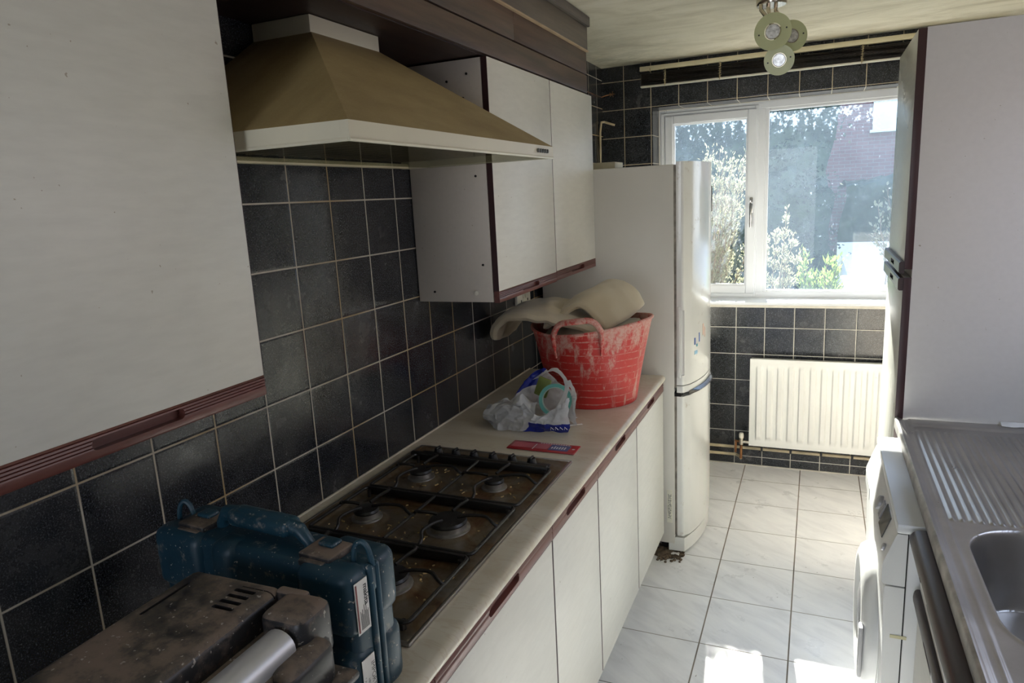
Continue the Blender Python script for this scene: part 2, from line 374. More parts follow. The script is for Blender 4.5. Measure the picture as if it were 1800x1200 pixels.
# ------------------------------------------------------------------ mesh helpers
def curve(pts, sub=6):
    P = [Vector(p) for p in pts]; out = []
    for i in range(len(P)-1):
        a, b_, c, d = P[max(0, i-1)], P[i], P[i+1], P[min(len(P)-1, i+2)]
        for k in range(sub):
            t = k/sub; out.append(.5*((2*b_)+(-a+c)*t+(2*a-5*b_+4*c-d)*t*t+(-a+3*b_-3*c+d)*t**3))
    out.append(P[-1]); return out
class MB:
    def __init__(s): s.b = bmesh.new(); s.mi = 0
    def _tag(s, n0):
        s.b.faces.ensure_lookup_table()
        for fc in s.b.faces[n0:]: fc.material_index = s.mi
    def box(s, x0, x1, y0, y1, z0, z1, bev=0, seg=2, mat=None, rot=None):
        n0 = len(s.b.faces)
        t = bmesh.new(); bmesh.ops.create_cube(t, size=1)
        for v in t.verts: v.co = Vector(((x0+x1)/2 + v.co.x*(x1-x0), (y0+y1)/2 + v.co.y*(y1-y0), (z0+z1)/2 + v.co.z*(z1-z0)))
        if bev: bmesh.ops.bevel(t, geom=t.edges[:], offset=min(bev, .49*min(x1-x0, y1-y0, z1-z0)), segments=seg, profile=.5, affect='EDGES')
        if rot:
            c = Vector(((x0+x1)/2, (y0+y1)/2, (z0+z1)/2)); R = Matrix.Translation(c) @ rot.to_4x4() @ Matrix.Translation(-c)
            bmesh.ops.transform(t, matrix=R, verts=t.verts)
        s.join(t); s._tag(n0); return s
    def join(s, t):
        me = bpy.data.meshes.new('tmp'); t.to_mesh(me); t.free(); s.b.from_mesh(me); bpy.data.meshes.remove(me)
    def cyl(s, p, q, r, r2=None, seg=24, cap=True, bev=0):
        n0 = len(s.b.faces)
        p = Vector(p); q = Vector(q); t = bmesh.new(); d = q-p
        bmesh.ops.create_cone(t, cap_ends=cap, segments=seg, radius1=r, radius2=r if r2 is None else r2, depth=d.length)
        if bev:
            es = [e for e in t.edges if len(e.link_faces) == 2 and any(len(x.verts) > 4 for x in e.link_faces)]
            bmesh.ops.bevel(t, geom=es, offset=bev, segments=2, profile=.5, affect='EDGES')
        R = d.to_track_quat('Z', 'Y').to_matrix().to_4x4(); bmesh.ops.transform(t, matrix=Matrix.Translation((p+q)/2) @ R, verts=t.verts)
        s.join(t); s._tag(n0); return s
    def sph(s, c, r, sc=(1, 1, 1), seg=16):
        n0 = len(s.b.faces)
        t = bmesh.new(); bmesh.ops.create_uvsphere(t, u_segments=seg, v_segments=max(6, seg//2), radius=r)
        for v in t.verts: v.co = Vector(c) + Vector((v.co.x*sc[0], v.co.y*sc[1], v.co.z*sc[2]))
        s.join(t); s._tag(n0); return s
    def tube(s, pts, r, seg=8, closed=False, cap=True):
        n0 = len(s.b.faces)
        pts = [Vector(p) for p in pts]; n = len(pts); rings = []; up = None
        for i, p in enumerate(pts):
            if closed: d = pts[(i+1) % n]-pts[i-1]
            else: d = pts[min(i+1, n-1)]-pts[max(i-1, 0)]
            d.normalize()
            if up is None:
                up = Vector((0, 0, 1)) if abs(d.z) < .9 else Vector((1, 0, 0))
            a = d.cross(up); 
            if a.length < 1e-4: a = d.cross(Vector((0, 1, 0)))
            a.normalize(); up2 = a.cross(d).normalized(); up = up2
            rad = r[i] if isinstance(r, (list, tuple)) else r
            rings.append([s.b.verts.new(p + a*math.cos(2*pi*k/seg)*rad + up2*math.sin(2*pi*k/seg)*rad) for k in range(seg)])
        m = n if closed else n-1
        for i in range(m):
            A, B = rings[i], rings[(i+1) % n]
            for k in range(seg): s.b.faces.new((A[k], A[(k+1) % seg], B[(k+1) % seg], B[k]))
        if cap and not closed:
            s.b.faces.new(rings[0][::-1]); s.b.faces.new(rings[-1])
        s._tag(n0); return s
    def lathe(s, prof, c, axis='z', seg=32, sx=1, sy=1):
        n0 = len(s.b.faces); rings = []
        for r, h in prof:
            ring = []
            for k in range(seg):
                a = 2*pi*k/seg; u, v = r*math.cos(a)*sx, r*math.sin(a)*sy
                o = {'z': Vector((u, v, h)), 'x': Vector((h, u, v)), 'y': Vector((u, h, v))}[axis]
                ring.append(s.b.verts.new(Vector(c)+o))
            rings.append(ring)
        for A, B in zip(rings, rings[1:]):
            for k in range(seg): s.b.faces.new((A[k], A[(k+1) % seg], B[(k+1) % seg], B[k]))
        if prof[0][0] > 1e-6: s.b.faces.new(rings[0][::-1])
        if prof[-1][0] > 1e-6: s.b.faces.new(rings[-1])
        s._tag(n0); return s
    def prism(s, prof, axis, a, b, closed=True):
        """prof: list of 2D points in the plane normal to axis"""
        n0 = len(s.b.faces)
        def P(u, v, w): return {'x': Vector((w, u, v)), 'y': Vector((u, w, v)), 'z': Vector((u, v, w))}[axis]
        A = [s.b.verts.new(P(u, v, a)) for u, v in prof]; B = [s.b.verts.new(P(u, v, b)) for u, v in prof]; n = len(prof)
        for k in range(n if closed else n-1): s.b.faces.new((A[k], A[(k+1) % n], B[(k+1) % n], B[k]))
        if closed: s.b.faces.new(A[::-1]); s.b.faces.new(B)
        s._tag(n0); return s
    def grid(s, fn, nu, nv, matfn=None, close_u=False):
        V = [[s.b.verts.new(Vector(fn(i/nu, j/nv))) for j in range(nv+1)] for i in range(nu + (0 if close_u else 1))]
        for i in range(nu):
            for j in range(nv):
                i2 = (i+1) % len(V)
                fc = s.b.faces.new((V[i][j], V[i2][j], V[i2][j+1], V[i][j+1])); fc.material_index = matfn(i/nu, j/nv) if matfn else s.mi
        return s
    def xf(s, M): bmesh.ops.transform(s.b, matrix=M, verts=s.b.verts); return s

def angle_smooth(me, ang=35):
    b = bmesh.new(); b.from_mesh(me)
    for fc in b.faces: fc.smooth = True
    for e in b.edges:
        if len(e.link_faces) == 2 and e.calc_face_angle(0) > math.radians(ang): e.smooth = False
    b.to_mesh(me); b.free()

def obj(name, mb, mats, parent=None, world=True, smooth=True, label=None, recalc=True, weld=False):
    me = bpy.data.meshes.new(name)
    if weld: bmesh.ops.remove_doubles(mb.b, verts=mb.b.verts, dist=1e-5)
    if recalc: bmesh.ops.recalc_face_normals(mb.b, faces=mb.b.faces)
    root = parent
    while root and root.parent: root = root.parent
    if root and world:
        M_ = Matrix.Translation(root.location) @ root.rotation_euler.to_matrix().to_4x4()
        bmesh.ops.transform(mb.b, matrix=M_.inverted(), verts=mb.b.verts)
    mb.b.to_mesh(me); mb.b.free()
    if smooth: angle_smooth(me)
    for m in (mats if isinstance(mats, (list, tuple)) else [mats]): me.materials.append(m)
    o = bpy.data.objects.new(name, me); COL.objects.link(o)
    if parent: o.parent = parent
    if label: o['label'] = label
    return o
def tag(o, label, cat, group=None, kind=None):
    o['label'] = label; o['category'] = cat
    if group: o['group'] = group
    if kind: o['kind'] = kind
    return o
def thing(name, label, cat, loc=(0, 0, 0), rotz=0, group=None):
    o = bpy.data.objects.new(name, None); COL.objects.link(o); o.location = loc; o.rotation_euler = (0, 0, rotz)
    o.empty_display_size = .05; return tag(o, label, cat, group)
def struct(name, mb, m, parent=None, smooth=False):
    o = obj(name, mb, m, parent, smooth=smooth)
    if not parent: o['kind'] = 'structure'
    return o
def cut(o, cutter_mb):
    """boolean-subtract a cutter (same local space) from o"""
    c = obj('cutter', cutter_mb, [], None, smooth=False); c.matrix_world = o.matrix_world
    if o.parent:
        r = o
        while r.parent: r = r.parent
        c.location = r.location; c.rotation_euler = r.rotation_euler
        inv = (Matrix.Translation(r.location) @ r.rotation_euler.to_matrix().to_4x4()).inverted(); c.data.transform(inv)
    md = o.modifiers.new('b', 'BOOLEAN'); md.operation = 'DIFFERENCE'; md.object = c; md.solver = 'EXACT'
    bpy.context.view_layer.update()
    dg = bpy.context.evaluated_depsgraph_get(); me = bpy.data.meshes.new_from_object(o.evaluated_get(dg))
    o.modifiers.clear(); o.data = me; bpy.data.objects.remove(c); angle_smooth(me); return o
def slot_cutter(y0, y1, zc, h, x0, x1):
    mb = MB(); r = h/2; pr = []
    for k in range(9): a = pi/2+pi*k/8; pr.append((y0+r+math.cos(a)*r, zc+math.sin(a)*r))
    for k in range(9): a = -pi/2+pi*k/8; pr.append((y1-r+math.cos(a)*r, zc+math.sin(a)*r))
    mb.prism(pr, 'x', x0, x1); return mb
def text_mesh(body, size, M_, mat, name, parent, bold=False):
    cu = bpy.data.curves.new('t', 'FONT'); cu.body = body; cu.size = size; cu.extrude = .0002; cu.align_x = 'CENTER'; cu.align_y = 'CENTER'
    if bold: cu.offset = size*.02
    t = bpy.data.objects.new('t', cu); COL.objects.link(t); bpy.context.view_layer.update()
    me = bpy.data.meshes.new_from_object(t.evaluated_get(bpy.context.evaluated_depsgraph_get())); bpy.data.objects.remove(t)
    me.transform(M_); mb = MB(); mb.b.from_mesh(me); return obj(name, mb, mat, parent, smooth=False, recalc=False)

CZ = 2.283; FY = 4.029; RX = 1.97; WT = .8503

# ------------------------------------------------------------------ room shell
struct('floor', MB().box(-.3, 2.3, -1.6, 4.03, -.12, 0), FLOORM)
struct('ceiling', MB().box(-.3, 2.3, -1.6, 4.3, CZ, CZ+.1), CEIL)
struct('wall_left', MB().box(-.2, 0, -1.6, 4.3, 0, CZ), T_LEFT)
WX0, WX1, WZ0, WZ1 = .28, 1.93, .952, 2.05; WF = 4.20
mb = MB(); mb.mi = 0
mb.box(0, RX, FY, 4.27, WZ1, CZ); mb.box(0, WX0, FY, 4.27, WZ0, WZ1); mb.box(WX1, RX, FY, 4.27, WZ0, WZ1)
mb.mi = 1; mb.box(0, RX, FY, 4.27, 0, WZ0)
struct('wall_far', mb, [T_UP, T_LOW])
mb = MB(); mb.box(WX0, WX0+.007, FY+.002, WF, WZ0, WZ1-.007); struct('trim_1', mb, T_REVS)
mb = MB(); mb.box(WX0, WX1, FY+.002, WF, WZ1-.007, WZ1); struct('trim_2', mb, T_REVT)
PLAS = simple('plain painted wall', (.58, .55, .48), .8)
# right wall with the window over the sink, rear wall with an unseen doorway placed for the fill light
mb = MB(); mb.box(RX, 2.2, -1.6, 4.3, 0, 1.08); mb.box(RX, 2.2, -1.6, 4.3, 1.98, CZ); mb.box(RX, 2.2, -1.6, 1.0, 1.08, 1.98); mb.box(RX, 2.2, 2.2, 4.3, 1.08, 1.98)
struct('wall_right', mb, PLAS)
mb = MB(); mb.box(-.2, .28, -1.6, -1.45, 0, CZ); mb.box(1.12, 2.2, -1.6, -1.45, 0, CZ); mb.box(.28, 1.12, -1.6, -1.45, 2.05, CZ)
struct('wall_back', mb, PLAS)
def frame_rect(mb, ax, x0, x1, z0, z1, w, d0, d1, bev=.004):
    def B(a0, a1, c0, c1):
        if ax == 'y': mb.box(a0, a1, d0, d1, c0, c1, bev)
        else: mb.box(d0, d1, a0, a1, c0, c1, bev)
    B(x0, x0+w, z0, z1); B(x1-w, x1, z0, z1); B(x0+w-.001, x1-w+.001, z0, z0+w); B(x0+w-.001, x1-w+.001, z1-w, z1)
mb = MB(); frame_rect(mb, 'x', 1.0, 2.2, 1.08, 1.98, .06, 2.02, 2.08); mb.box(2.02, 2.08, 1.58, 1.62, 1.08, 1.98, .004)
struct('window_2', mb, UPVC)

# far window: outer frame, mullion, opening casement on the left with espagnolette, fixed pane on the right
win = struct('window_1', (lambda m: m)(MB()), UPVC) if False else None
mb = MB()
frame_rect(mb, 'y', WX0+.007, WX1, .934+.02, WZ1-.007, .042, WF, WF+.065)
mb.box(.825, .872, WF-.001, WF+.064, .99, 2.005, .004)
# raised step of the frame profile
frame_rect(mb, 'y', WX0+.018, .835, .966, 2.025, .02, WF-.006, WF+.01, .003)
win = struct('window_1', mb, UPVC, smooth=False)
mb = MB()
def sash(mb, x0, x1, z0, z1, w, y0):
    frame_rect(mb, 'y', x0, x1, z0, z1, w, y0, y0+.05, .006)
    frame_rect(mb, 'y', x0+w-.012, x1-w+.012, z0+w-.012, z1-w+.012, .02, y0+.008, y0+.04, .006)
sash(mb, .322, .826, .985, 2.008, .048, WF-.014)
obj('casement', mb, UPVC, win, smooth=False)
obj('pane', MB().box(.37, .78, WF+.018, WF+.022, 1.03, 1.965), GLASS, win, smooth=False)
mb = MB(); frame_rect(mb, 'y', .868, WX1-.03, .984, 2.008, .022, WF+.002, WF+.03, .006); obj('glazing_bead', mb, UPVC, win, smooth=False)
obj('pane', MB().box(.885, WX1-.05, WF+.018, WF+.022, 1.0, 1.99), GLASS, win, smooth=False)
mb = MB(); mb.box(.795, .812, WF-.022, WF-.012, 1.44, 1.53, .004); mb.cyl((.8035, WF-.02, 1.50), (.8035, WF-.045, 1.50), .009)
mb.tube([(.8035, WF-.042, 1.51), (.8035, WF-.046, 1.48), (.8035, WF-.044, 1.42), (.8035, WF-.04, 1.365)], [.007, .008, .007, .006], 10)
mb.box(.798, .809, WF-.05, WF-.035, 1.495, 1.525, .003)
h = obj('handle', mb, simple('bright handle metal', (.5, .5, .5), .22, 1), win, label='silver window handle')
# sill ledge of dirty white tiles/plastic
mb = MB(); mb.box(WX0, WX1, FY-.012, WF+.005, .945, .960, .004)
struct('trim_3', mb, UPVC)
mb = MB(); mb.box(WX0, WX1, FY-.006, FY+.01, .930, .946, .003); struct('trim_4', mb, simple('cracked white sealant', (.66, .63, .56), .6))
# caulk line along worktop / wall, skirting line at the foot of the window wall
mb = MB(); mb.tube([(.002, y, WT+.001) for y in (-.3, 1, 2, 2.76)], .0035, 6); struct('trim_5', mb, simple('off white sealant', (.66, .60, .48), .5))
mb = MB(); mb.box(.6, RX, FY-.005, FY+.001, 0, .007); struct('trim_6', mb, simple('grey floor sealant', (.5, .47, .42), .6))

# ------------------------------------------------------------------ pine clad bulkhead over the wall cabinets
bh = thing('timber_bulkhead', 'dark stained pine boarded bulkhead between wall cabinets and ceiling', 'bulkhead', (0, 0, 1.99))
YE = 2.845
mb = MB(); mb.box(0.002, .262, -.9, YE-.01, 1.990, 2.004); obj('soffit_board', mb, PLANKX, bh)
zs = [(1.992, 2.060), (2.064, 2.148), (2.152, 2.240)]
for k, (a, b_) in enumerate(zs):
    mb = MB(); x = .276 + (.006 if k == 2 else 0)
    if k == 1:
        mb.box(.258, x, -.9, 2.10, a, b_, .002); mb.box(.258, x, 2.101, YE, a, b_, .002)
    else: mb.box(.258, x, -.9, YE, a, b_, .002)
    obj('plank', mb, PLANK if k < 2 else wood('greyer pine plank', (.085, .062, .045), (.14, .105, .075), .5, 1), bh)
mb = MB(); mb.box(.262, .2855, -.9, YE+.001, 2.1475, 2.1535, .001); obj('batten_edge', mb, simple('bare pale wood edge', (.42, .30, .18), .7), bh)
for a, b_ in zs:
    mb = MB(); mb.box(.002, .257, YE-.016, YE, a, b_, .002); obj('end_plank', mb, PLANK, bh)
mb = MB(); mb.box(.25, .292, -.9, YE+.008, 2.242, 2.279, .003); obj('cornice', mb, CORN, bh)

# ------------------------------------------------------------------ wall cabinets (left)
RECESS = simple('polished recess wood', (.07, .020, .014), .3)
def rail_part(name, y0, y1, z0, z1, x, parent, s0, s1, mat=RAIL, th=.018, grooves=4, h=.016, zc=None):
    """door rail whose face looks towards +x, with grooves and a finger slot"""
    g = (z1-z0)*.55/grooves; pr = [(x-th, z0), (x-.002, z0), (x, z0+.003)]
    zt = z1-.004
    zz = z0+(z1-z0)*.40
    pr += [(x, zz)]
    for k in range(grooves):
        a = zz + g*k; pr += [(x-.0005, a+g*.35), (x-.0022, a+g*.55), (x, a+g*.8)]
    pr += [(x-.002, z1), (x-th, z1)]
    o = obj(name, MB().prism(pr, 'y', y0, y1), [mat, RECESS], parent)
    if s0 is not None: cut(o, slot_cutter(s0, s1, zc or (z0+z1)/2, h, x-th*.72, x+.01))
    return o
def wall_unit(y0, y1, label, s0, s1, z0=1.287, z1=1.985, side=True, dz=0):
    x = .28
    t = thing('wall_cabinet', label, 'cabinet', (0.13, (y0+y1)/2, z0))
    mb = MB(); T = .016
    mb.box(.003, x-.020, y0+.001, y0+T, z0, z1, .0008); mb.box(.003, x-.020, y1-T, y1-.001, z0, z1, .0008)
    mb.box(.003, x-.020, y0+T, y1-T, z0, z0+T); mb.box(.003, x-.020, y0+T, y1-T, z1-T, z1); mb.box(.003, .009, y0+T, y1-T, z0+T, z1-T)
    obj('carcass', mb, SIDE, t)
    d = MB(); d.box(x-.018, x, y0+.0025, y1-.0015, z0+.033+dz, z1, .0008)
    dr = obj('door', d, LAM, t)
    d = MB(); d.box(x-.0183, x-.0003, y0+.0012, y0+.003, z0+.03+dz, z1, 0); obj('edging', d, EDGE, dr)
    d = MB(); d.box(x-.0183, x-.0003, y1-.0018, y1-.0006, z0+.03+dz, z1, 0); obj('edging', d, EDGE, dr)
    rail_part('rail', y0+.0008, y1-.0012, z0-.002+dz, z0+.033+dz, x+.001, dr, s0, s1, zc=z0+.018+dz)
    return t
t = wall_unit(1.877, 2.388, 'cream wall cabinet beside the cooker hood, with exposed drilled side panel', 2.06, 2.21)
for (px, pz) in ((.045, 1.955), (.215, 1.945), (.20, 1.88), (.15, 1.93), (.225, 1.66), (.06, 1.318), (.232, 1.40)): obj('screw_hole', MB().cyl((px, 1.8785, pz), (px, 1.8755, pz), .0035, seg=12), DARKGAP, t)
mb = MB().cyl((.205, 1.879, 1.315), (.205, 1.872, 1.315), .007, seg=16, bev=.002); obj('screw_cap', mb, WHITEPL, t)
wall_unit(2.3885, 2.886, 'cream wall cabinet nearest the window, above the red tub', 2.56, 2.72, dz=.003)
wall_unit(.392, .893, 'cream wall cabinet in the left foreground with ribbed brown rail', .572, .722, z0=1.281)

# ------------------------------------------------------------------ cooker hood
hd = thing('cooker_hood', 'greasy cream and brown pyramid cooker hood above the gas hob', 'cooker hood', (.24, 1.392, 1.69))
HY0, HY1, HX = .925, 1.846, .480
mb = MB()
z0, z1 = 1.692, 1.722
# rim: four walls of a shallow tray with rounded lower lip
pr = [(0, z0+.003), (.003, z0), (.012, z0), (.015, z0+.004), (.015, z1), (0, z1)]
mb.box(HX-.016, HX, HY0, HY1, z0, z1); mb.box(.004, HX-.0161, HY0, HY0+.015, z0, z1); mb.box(.004, HX-.0161, HY1-.015, HY1, z0, z1)
mb.tube([(HX-.002, HY0+.001, z0+.001), (HX-.002, HY1-.001, z0+.001)], .0035, 8); mb.tube([(.01, HY0+.002, z0+.001), (HX-.003, HY0+.002, z0+.001)], .0035, 8)
obj('rim', mb, HOODC, hd)
mb = MB()
base = [(.004, HY0), (HX, HY0), (HX, HY1), (.004, HY1)]; top = [(.004, 1.272), (.158, 1.272), (.158, 1.520), (.004, 1.520)]
NV = 10
def hp(i, s):  # slightly concave pyramid sides
    (bx, by), (tx, ty) = base[i], top[i]; k = s
    return Vector((bx+(tx-bx)*k, by+(ty-by)*k, z1 + (1.955-z1)*(s**1.0)))
for i in range(3):
    def F(u, v, i=i):
        a = hp(i, v); b_ = hp(i+1, v); return a.lerp(b_, u)
    mb.grid(F, 1, NV)
obj('canopy', mb, HOODT, hd, smooth=False, weld=True)
mb = MB().box(.004, .160, 1.268, 1.524, 1.950, 1.989, .002); obj('chimney', mb, HOODC, hd)
mb = MB().box(.02, .462, HY0+.016, HY1-.016, 1.712, 1.716); obj('filter_panel', mb, GREYPL, hd)
mb = MB()
for k in range(16): mb.box(.06, .44, 1.0+k*.0485, 1.004+k*.0485, 1.706, 1.711)
obj('filter_grille', mb, simple('dull grille bars', (.25, .21, .15), .5, .3), hd)
mb = MB().box(.10, HX-.012, HY0+.012, HY1-.012, 1.6905, 1.694); obj('visor_glass', mb, CLEARG, hd, smooth=False)
for k in range(5):
    mb = MB(); y = 1.726+k*.0165; mb.cyl((HX, y, 1.708), (HX+.006, y, 1.708), .0052, seg=14, bev=.001); obj('push_button', mb, simple('grey button', (.10, .10, .09), .35, .6), hd)
mb = MB().box(.003, .028, .90, 1.875, 1.693, 1.706, .002); tag(obj('wall_batten', mb, CREAM), 'cream batten fixed to the tiles under the cooker hood', 'batten')

# ------------------------------------------------------------------ base cabinets (left)
BX = .572
def base_unit(y0, y1, label, s0, s1):
    t = thing('base_cabinet', label, 'cabinet', (.28, (y0+y1)/2, 0))
    mb = MB(); T = .016; zb = .115; zt = .80
    mb.box(.01, BX-.02, y0+.001, y0+T, zb, zt); mb.box(.01, BX-.02, y1-T, y1-.001, zb, zt); mb.box(.01, BX-.02, y0+T, y1-T, zb, zb+T)
    mb.box(.01, .016, y0+T, y1-T, zb+T, zt); mb.box(.01, BX-.02, y0+.001, y1-.001, zt, .8185)
    obj('carcass', mb, SIDE, t)
    obj('plinth', MB().box(.485, .500, y0, y1, .0, zb, 0), simple('white plinth', (.6, .58, .53), .5), t)
    dr = obj('door', MB().box(BX-.018, BX, y0+.0042, y1-.0042, .112, .757, .0008), LAM, t)
    obj('edging', MB().box(BX-.0175, BX-.0008, y0+.0008, y0+.0043, .112, .757), EDGE, dr); obj('edging', MB().box(BX-.0175, BX-.0008, y1-.0043, y1-.0008, .112, .757), EDGE, dr)
    rail_part('rail', y0+.0008, y1-.0008, .758, .800, BX+.002, dr, s0, s1, h=.020, zc=.781, grooves=2)
    return t
base_unit(2.368, 2.846, 'white base cabinet by the fridge, under the red tub', 2.54, 2.66)
base_unit(1.872, 2.367, 'white base cabinet under the carrier bag end of the worktop', 2.07, 2.20)
base_unit(1.478, 1.871, 'narrow white base cabinet under the far end of the hob', 1.585, 1.745)
base_unit(.893, 1.477, 'wide white base cabinet under the near end of the hob', 1.11, 1.265)
base_unit(.395, .892, 'white base cabinet under the blue tool case', .57, .70)

# worktop with rounded front edge
mb = MB(); r = .013; pr = [(.0, WT), (.56, WT), (.578, WT+.0005)]
for k in range(9): a = pi/2 - pi*.95*k/8; pr.append((.585+math.cos(a)*r*1.05, WT-r+math.sin(a)*r))
pr += [(.585, WT-.031), (.0, WT-.031)]
mb.prism(pr, 'y', -.35, 2.762); wt = tag(obj('worktop', mb, MARB), 'beige marbled laminate worktop along the left wall', 'worktop')

# ------------------------------------------------------------------ gas hob
hb = thing('gas_hob', 'dirty stainless six burner gas hob set in the left worktop', 'hob', (.29, 1.315, WT))
hx0, hx1, hy0, hy1 = .045, .532, .885, 1.752
hc = [(.175, 1.53, .026), (.398, 1.525, .022), (.175, 1.275, .026), (.393, 1.283, .040), (.398, 1.035, .034), (.175, 1.03, .026)]
def sdf_rr(x, y, x0, x1, y0, y1, r):
    cx, cy = (x0+x1)/2, (y0+y1)/2; qx = abs(x-cx)-(x1-x0)/2+r; qy = abs(y-cy)-(y1-y0)/2+r
    return math.hypot(max(qx, 0), max(qy, 0)) + min(max(qx, qy), 0) - r
def sm(a, b_, x): t_ = max(0, min(1, (x-a)/(b_-a))); return t_*t_*(3-2*t_)
def hobf(u, v):
    x = hx0+(hx1-hx0)*u; y = hy0+(hy1-hy0)*v
    z = WT + .0015 + .006*sm(0, .006, -sdf_rr(x, y, hx0, hx1, hy0, hy1, .006))
    for (a, b_) in ((hy0+.02, 1.143), (1.152, 1.388), (1.397, 1.632)):
        z -= .0065*sm(0, .012, -sdf_rr(x, y, hx0+.028, hx1-.028, a, b_, .03))
    for bx_, by_, br in hc:
        d = math.hypot(x-bx_, y-by_); z += .005*sm(br+.026, br+.012, d)
    return (x, y, z)
mb = MB().grid(hobf, 110, 190); obj('hob_plate', mb, HOB, hb)
mb = MB(); frame_rect(mb, 'z', 0, 0, 0, 0, 0, 0, 0) if False else None
mb.box(hx0-.003, hx0+.004, hy0-.003, hy1+.003, WT+.0005, WT+.008, .002); mb.box(hx1-.004, hx1+.003, hy0-.003, hy1+.003, WT+.0005, WT+.008, .002)
mb.box(hx0, hx1, hy1-.004, hy1+.003, WT+.0005, WT+.008, .002); mb.box(hx0, hx1, hy0-.003, hy0+.004, WT+.0005, WT+.008, .002)
obj('edge_trim', mb, STEEL, hb)
for bx_, by_, br in hc:
    mb = MB().lathe([(br+.012, .0), (br+.011, .004), (br+.004, .006), (br+.003, .016), (br, .017)], (bx_, by_, WT+.005), seg=32)
    bo = obj('burner', mb, simple('dull burner ring', (.42, .41, .39), .4, .9, .2, 60), hb)
    mb = MB().lathe([(br+.004, .017), (br+.005, .020), (br+.002, .025), (br*.8, .0265), (0, .027)], (bx_, by_, WT+.005), seg=32)
    obj('burner_cap', mb, IRON, bo)
def grate(y0, y1, cs):
    mb = MB(); x0, x1 = .098, .518; z = WT+.034; r = .0042; R = .016
    # frame with rounded corners
    pts = []
    for cx, cy, a0 in ((x1-R, y1-R, 0), (x0+R, y1-R, pi/2), (x0+R, y0+R, pi), (x1-R, y0+R, 1.5*pi)):
        for k in range(5): a = a0+pi/2*k/4; pts.append((cx+math.cos(a)*R, cy+math.sin(a)*R, z-.006))
    mb.tube(pts, r, 8, closed=True)
    mb.box(x0+.008, x1-.008, y1-.007, y1+.001, z-.022, z-.002, .002); mb.box(x0+.008, x1-.008, y0-.001, y0+.007, z-.022, z-.002, .002)
    xm = (x0+x1)/2-.005; mb.tube([(xm, y0+.004, z-.004), (xm, y1-.004, z-.004)], r*.9, 8)
    for px in (x0+.015, x1-.015):
        for py in (y0+.012, y1-.012): mb.cyl((px, py, WT+.008), (px, py, z-.008), .005, seg=10)
    for bx_, by_, br in cs:
        for ax, ay in ((1, 0), (-1, 0), (0, 1), (0, -1)):
            e = Vector((bx_+ax*(br*.55+.004), by_+ay*(br*.55+.004), z+.004))
            if ax > 0: w = Vector((x1 if bx_ > xm else xm, by_, z-.005))
            elif ax < 0: w = Vector((x0 if bx_ < xm else xm, by_, z-.005))
            elif ay > 0: w = Vector((bx_, y1-.003, z-.005))
            else: w = Vector((bx_, y0+.003, z-.005))
            side = Vector((ay, ax, 0))*.012
            mb.tube(curve([w, w+(e-w)*.12+Vector((0, 0, .008)), w+(e-w)*.35+Vector((0, 0, .011))+side, w+(e-w)*.7+Vector((0, 0, .008))+side*.6, e], 4), r*.92, 8)
    o = obj('pan_support', mb, IRON, hb); return o
grate(1.395, 1.632, hc[:2]); grate(1.152, 1.388, hc[2:4]); grate(.905, 1.145, hc[4:])
mb = MB(); mb.box(.075, .500, 1.640, 1.655, WT+.008, WT+.030, .003); mb.box(.085, .492, 1.655, 1.700, WT+.008, WT+.014, .003)
obj('control_guard', mb, IRON, hb)
for kx in (.145, .203, .262, .322, .382, .441):
    mb = MB().lathe([(.014, 0), (.0145, .006), (.012, .014), (.0105, .021), (0, .0215)], (kx, 1.682, WT+.012), seg=20); mb.box(kx-.003, kx+.003, 1.670, 1.694, WT+.026, WT+.037, .002)
    obj('knob', mb, PLBLK, hb)
# food crumbs
mb = MB()
for k in range(170):
    while True:
        x = random.uniform(.1, .51); y = random.uniform(1.0, 1.63)
        if all(math.hypot(x-a, y-b_) > c+.016 for a, b_, c in hc) and min(abs(y-q) for q in (1.392, 1.148, 1.64)) > .012 : break
    x, y, z = hobf((x-hx0)/(hx1-hx0), (y-hy0)/(hy1-hy0))
    L = random.uniform(.0012, .006); a = random.uniform(0, pi)
    d = Vector((math.cos(a), math.sin(a), 0))*L; p = Vector((x, y, z+.001))
    q = Vector((-d.y, d.x, 0))*random.uniform(-.8, .8)
    mb.tube([p-d, p+q, p+d], random.uniform(.0009, .0021), 5)
tag(obj('food_crumbs', mb, CRUMB), 'scattered dry food crumbs on the dirty gas hob', 'crumbs', kind='stuff')

# ------------------------------------------------------------------ fridge freezer
FYA, FYB = 2.882, 3.478
fr = thing('fridge_freezer', 'tall dirty white fridge freezer standing past the worktop', 'fridge', (.35, 3.18, 0))
mb = MB().box(.03, .612, FYA, FYB, .045, 1.692, .004); obj('body', mb, FR_SIDE, fr)
def bow(y): u = (y-(FYA+FYB)/2)/((FYB-FYA)/2); return .655 + .058*(1-abs(u)**2.2)
def fdoor(z0, z1, cutfn=None):
    mb = MB(); x0 = .622; n = 28; pr = [(x0, FYA+.004)]
    r = .014
    for k in range(5):
        a = pi/2*k/4; pr.append((bow(FYA)-.014+math.sin(a)*r, FYA+.004+r-math.cos(a)*r))
    for k in range(1, n): y = FYA+.018+(FYB-FYA-.036)*k/n; pr.append((bow(y), y))
    for k in range(5):
        a = pi/2*k/4; pr.append((bow(FYB)-.014+math.cos(a)*r, FYB-.004-r+math.sin(a)*r))
    pr.append((x0, FYB-.004)); mb.prism(pr, 'z', z0, z1); return mb
dr1 = obj('door', fdoor(.778, 1.702), FR_DOOR, fr); dr2 = obj('door', fdoor(.085, .728), FR_DOOR, fr)
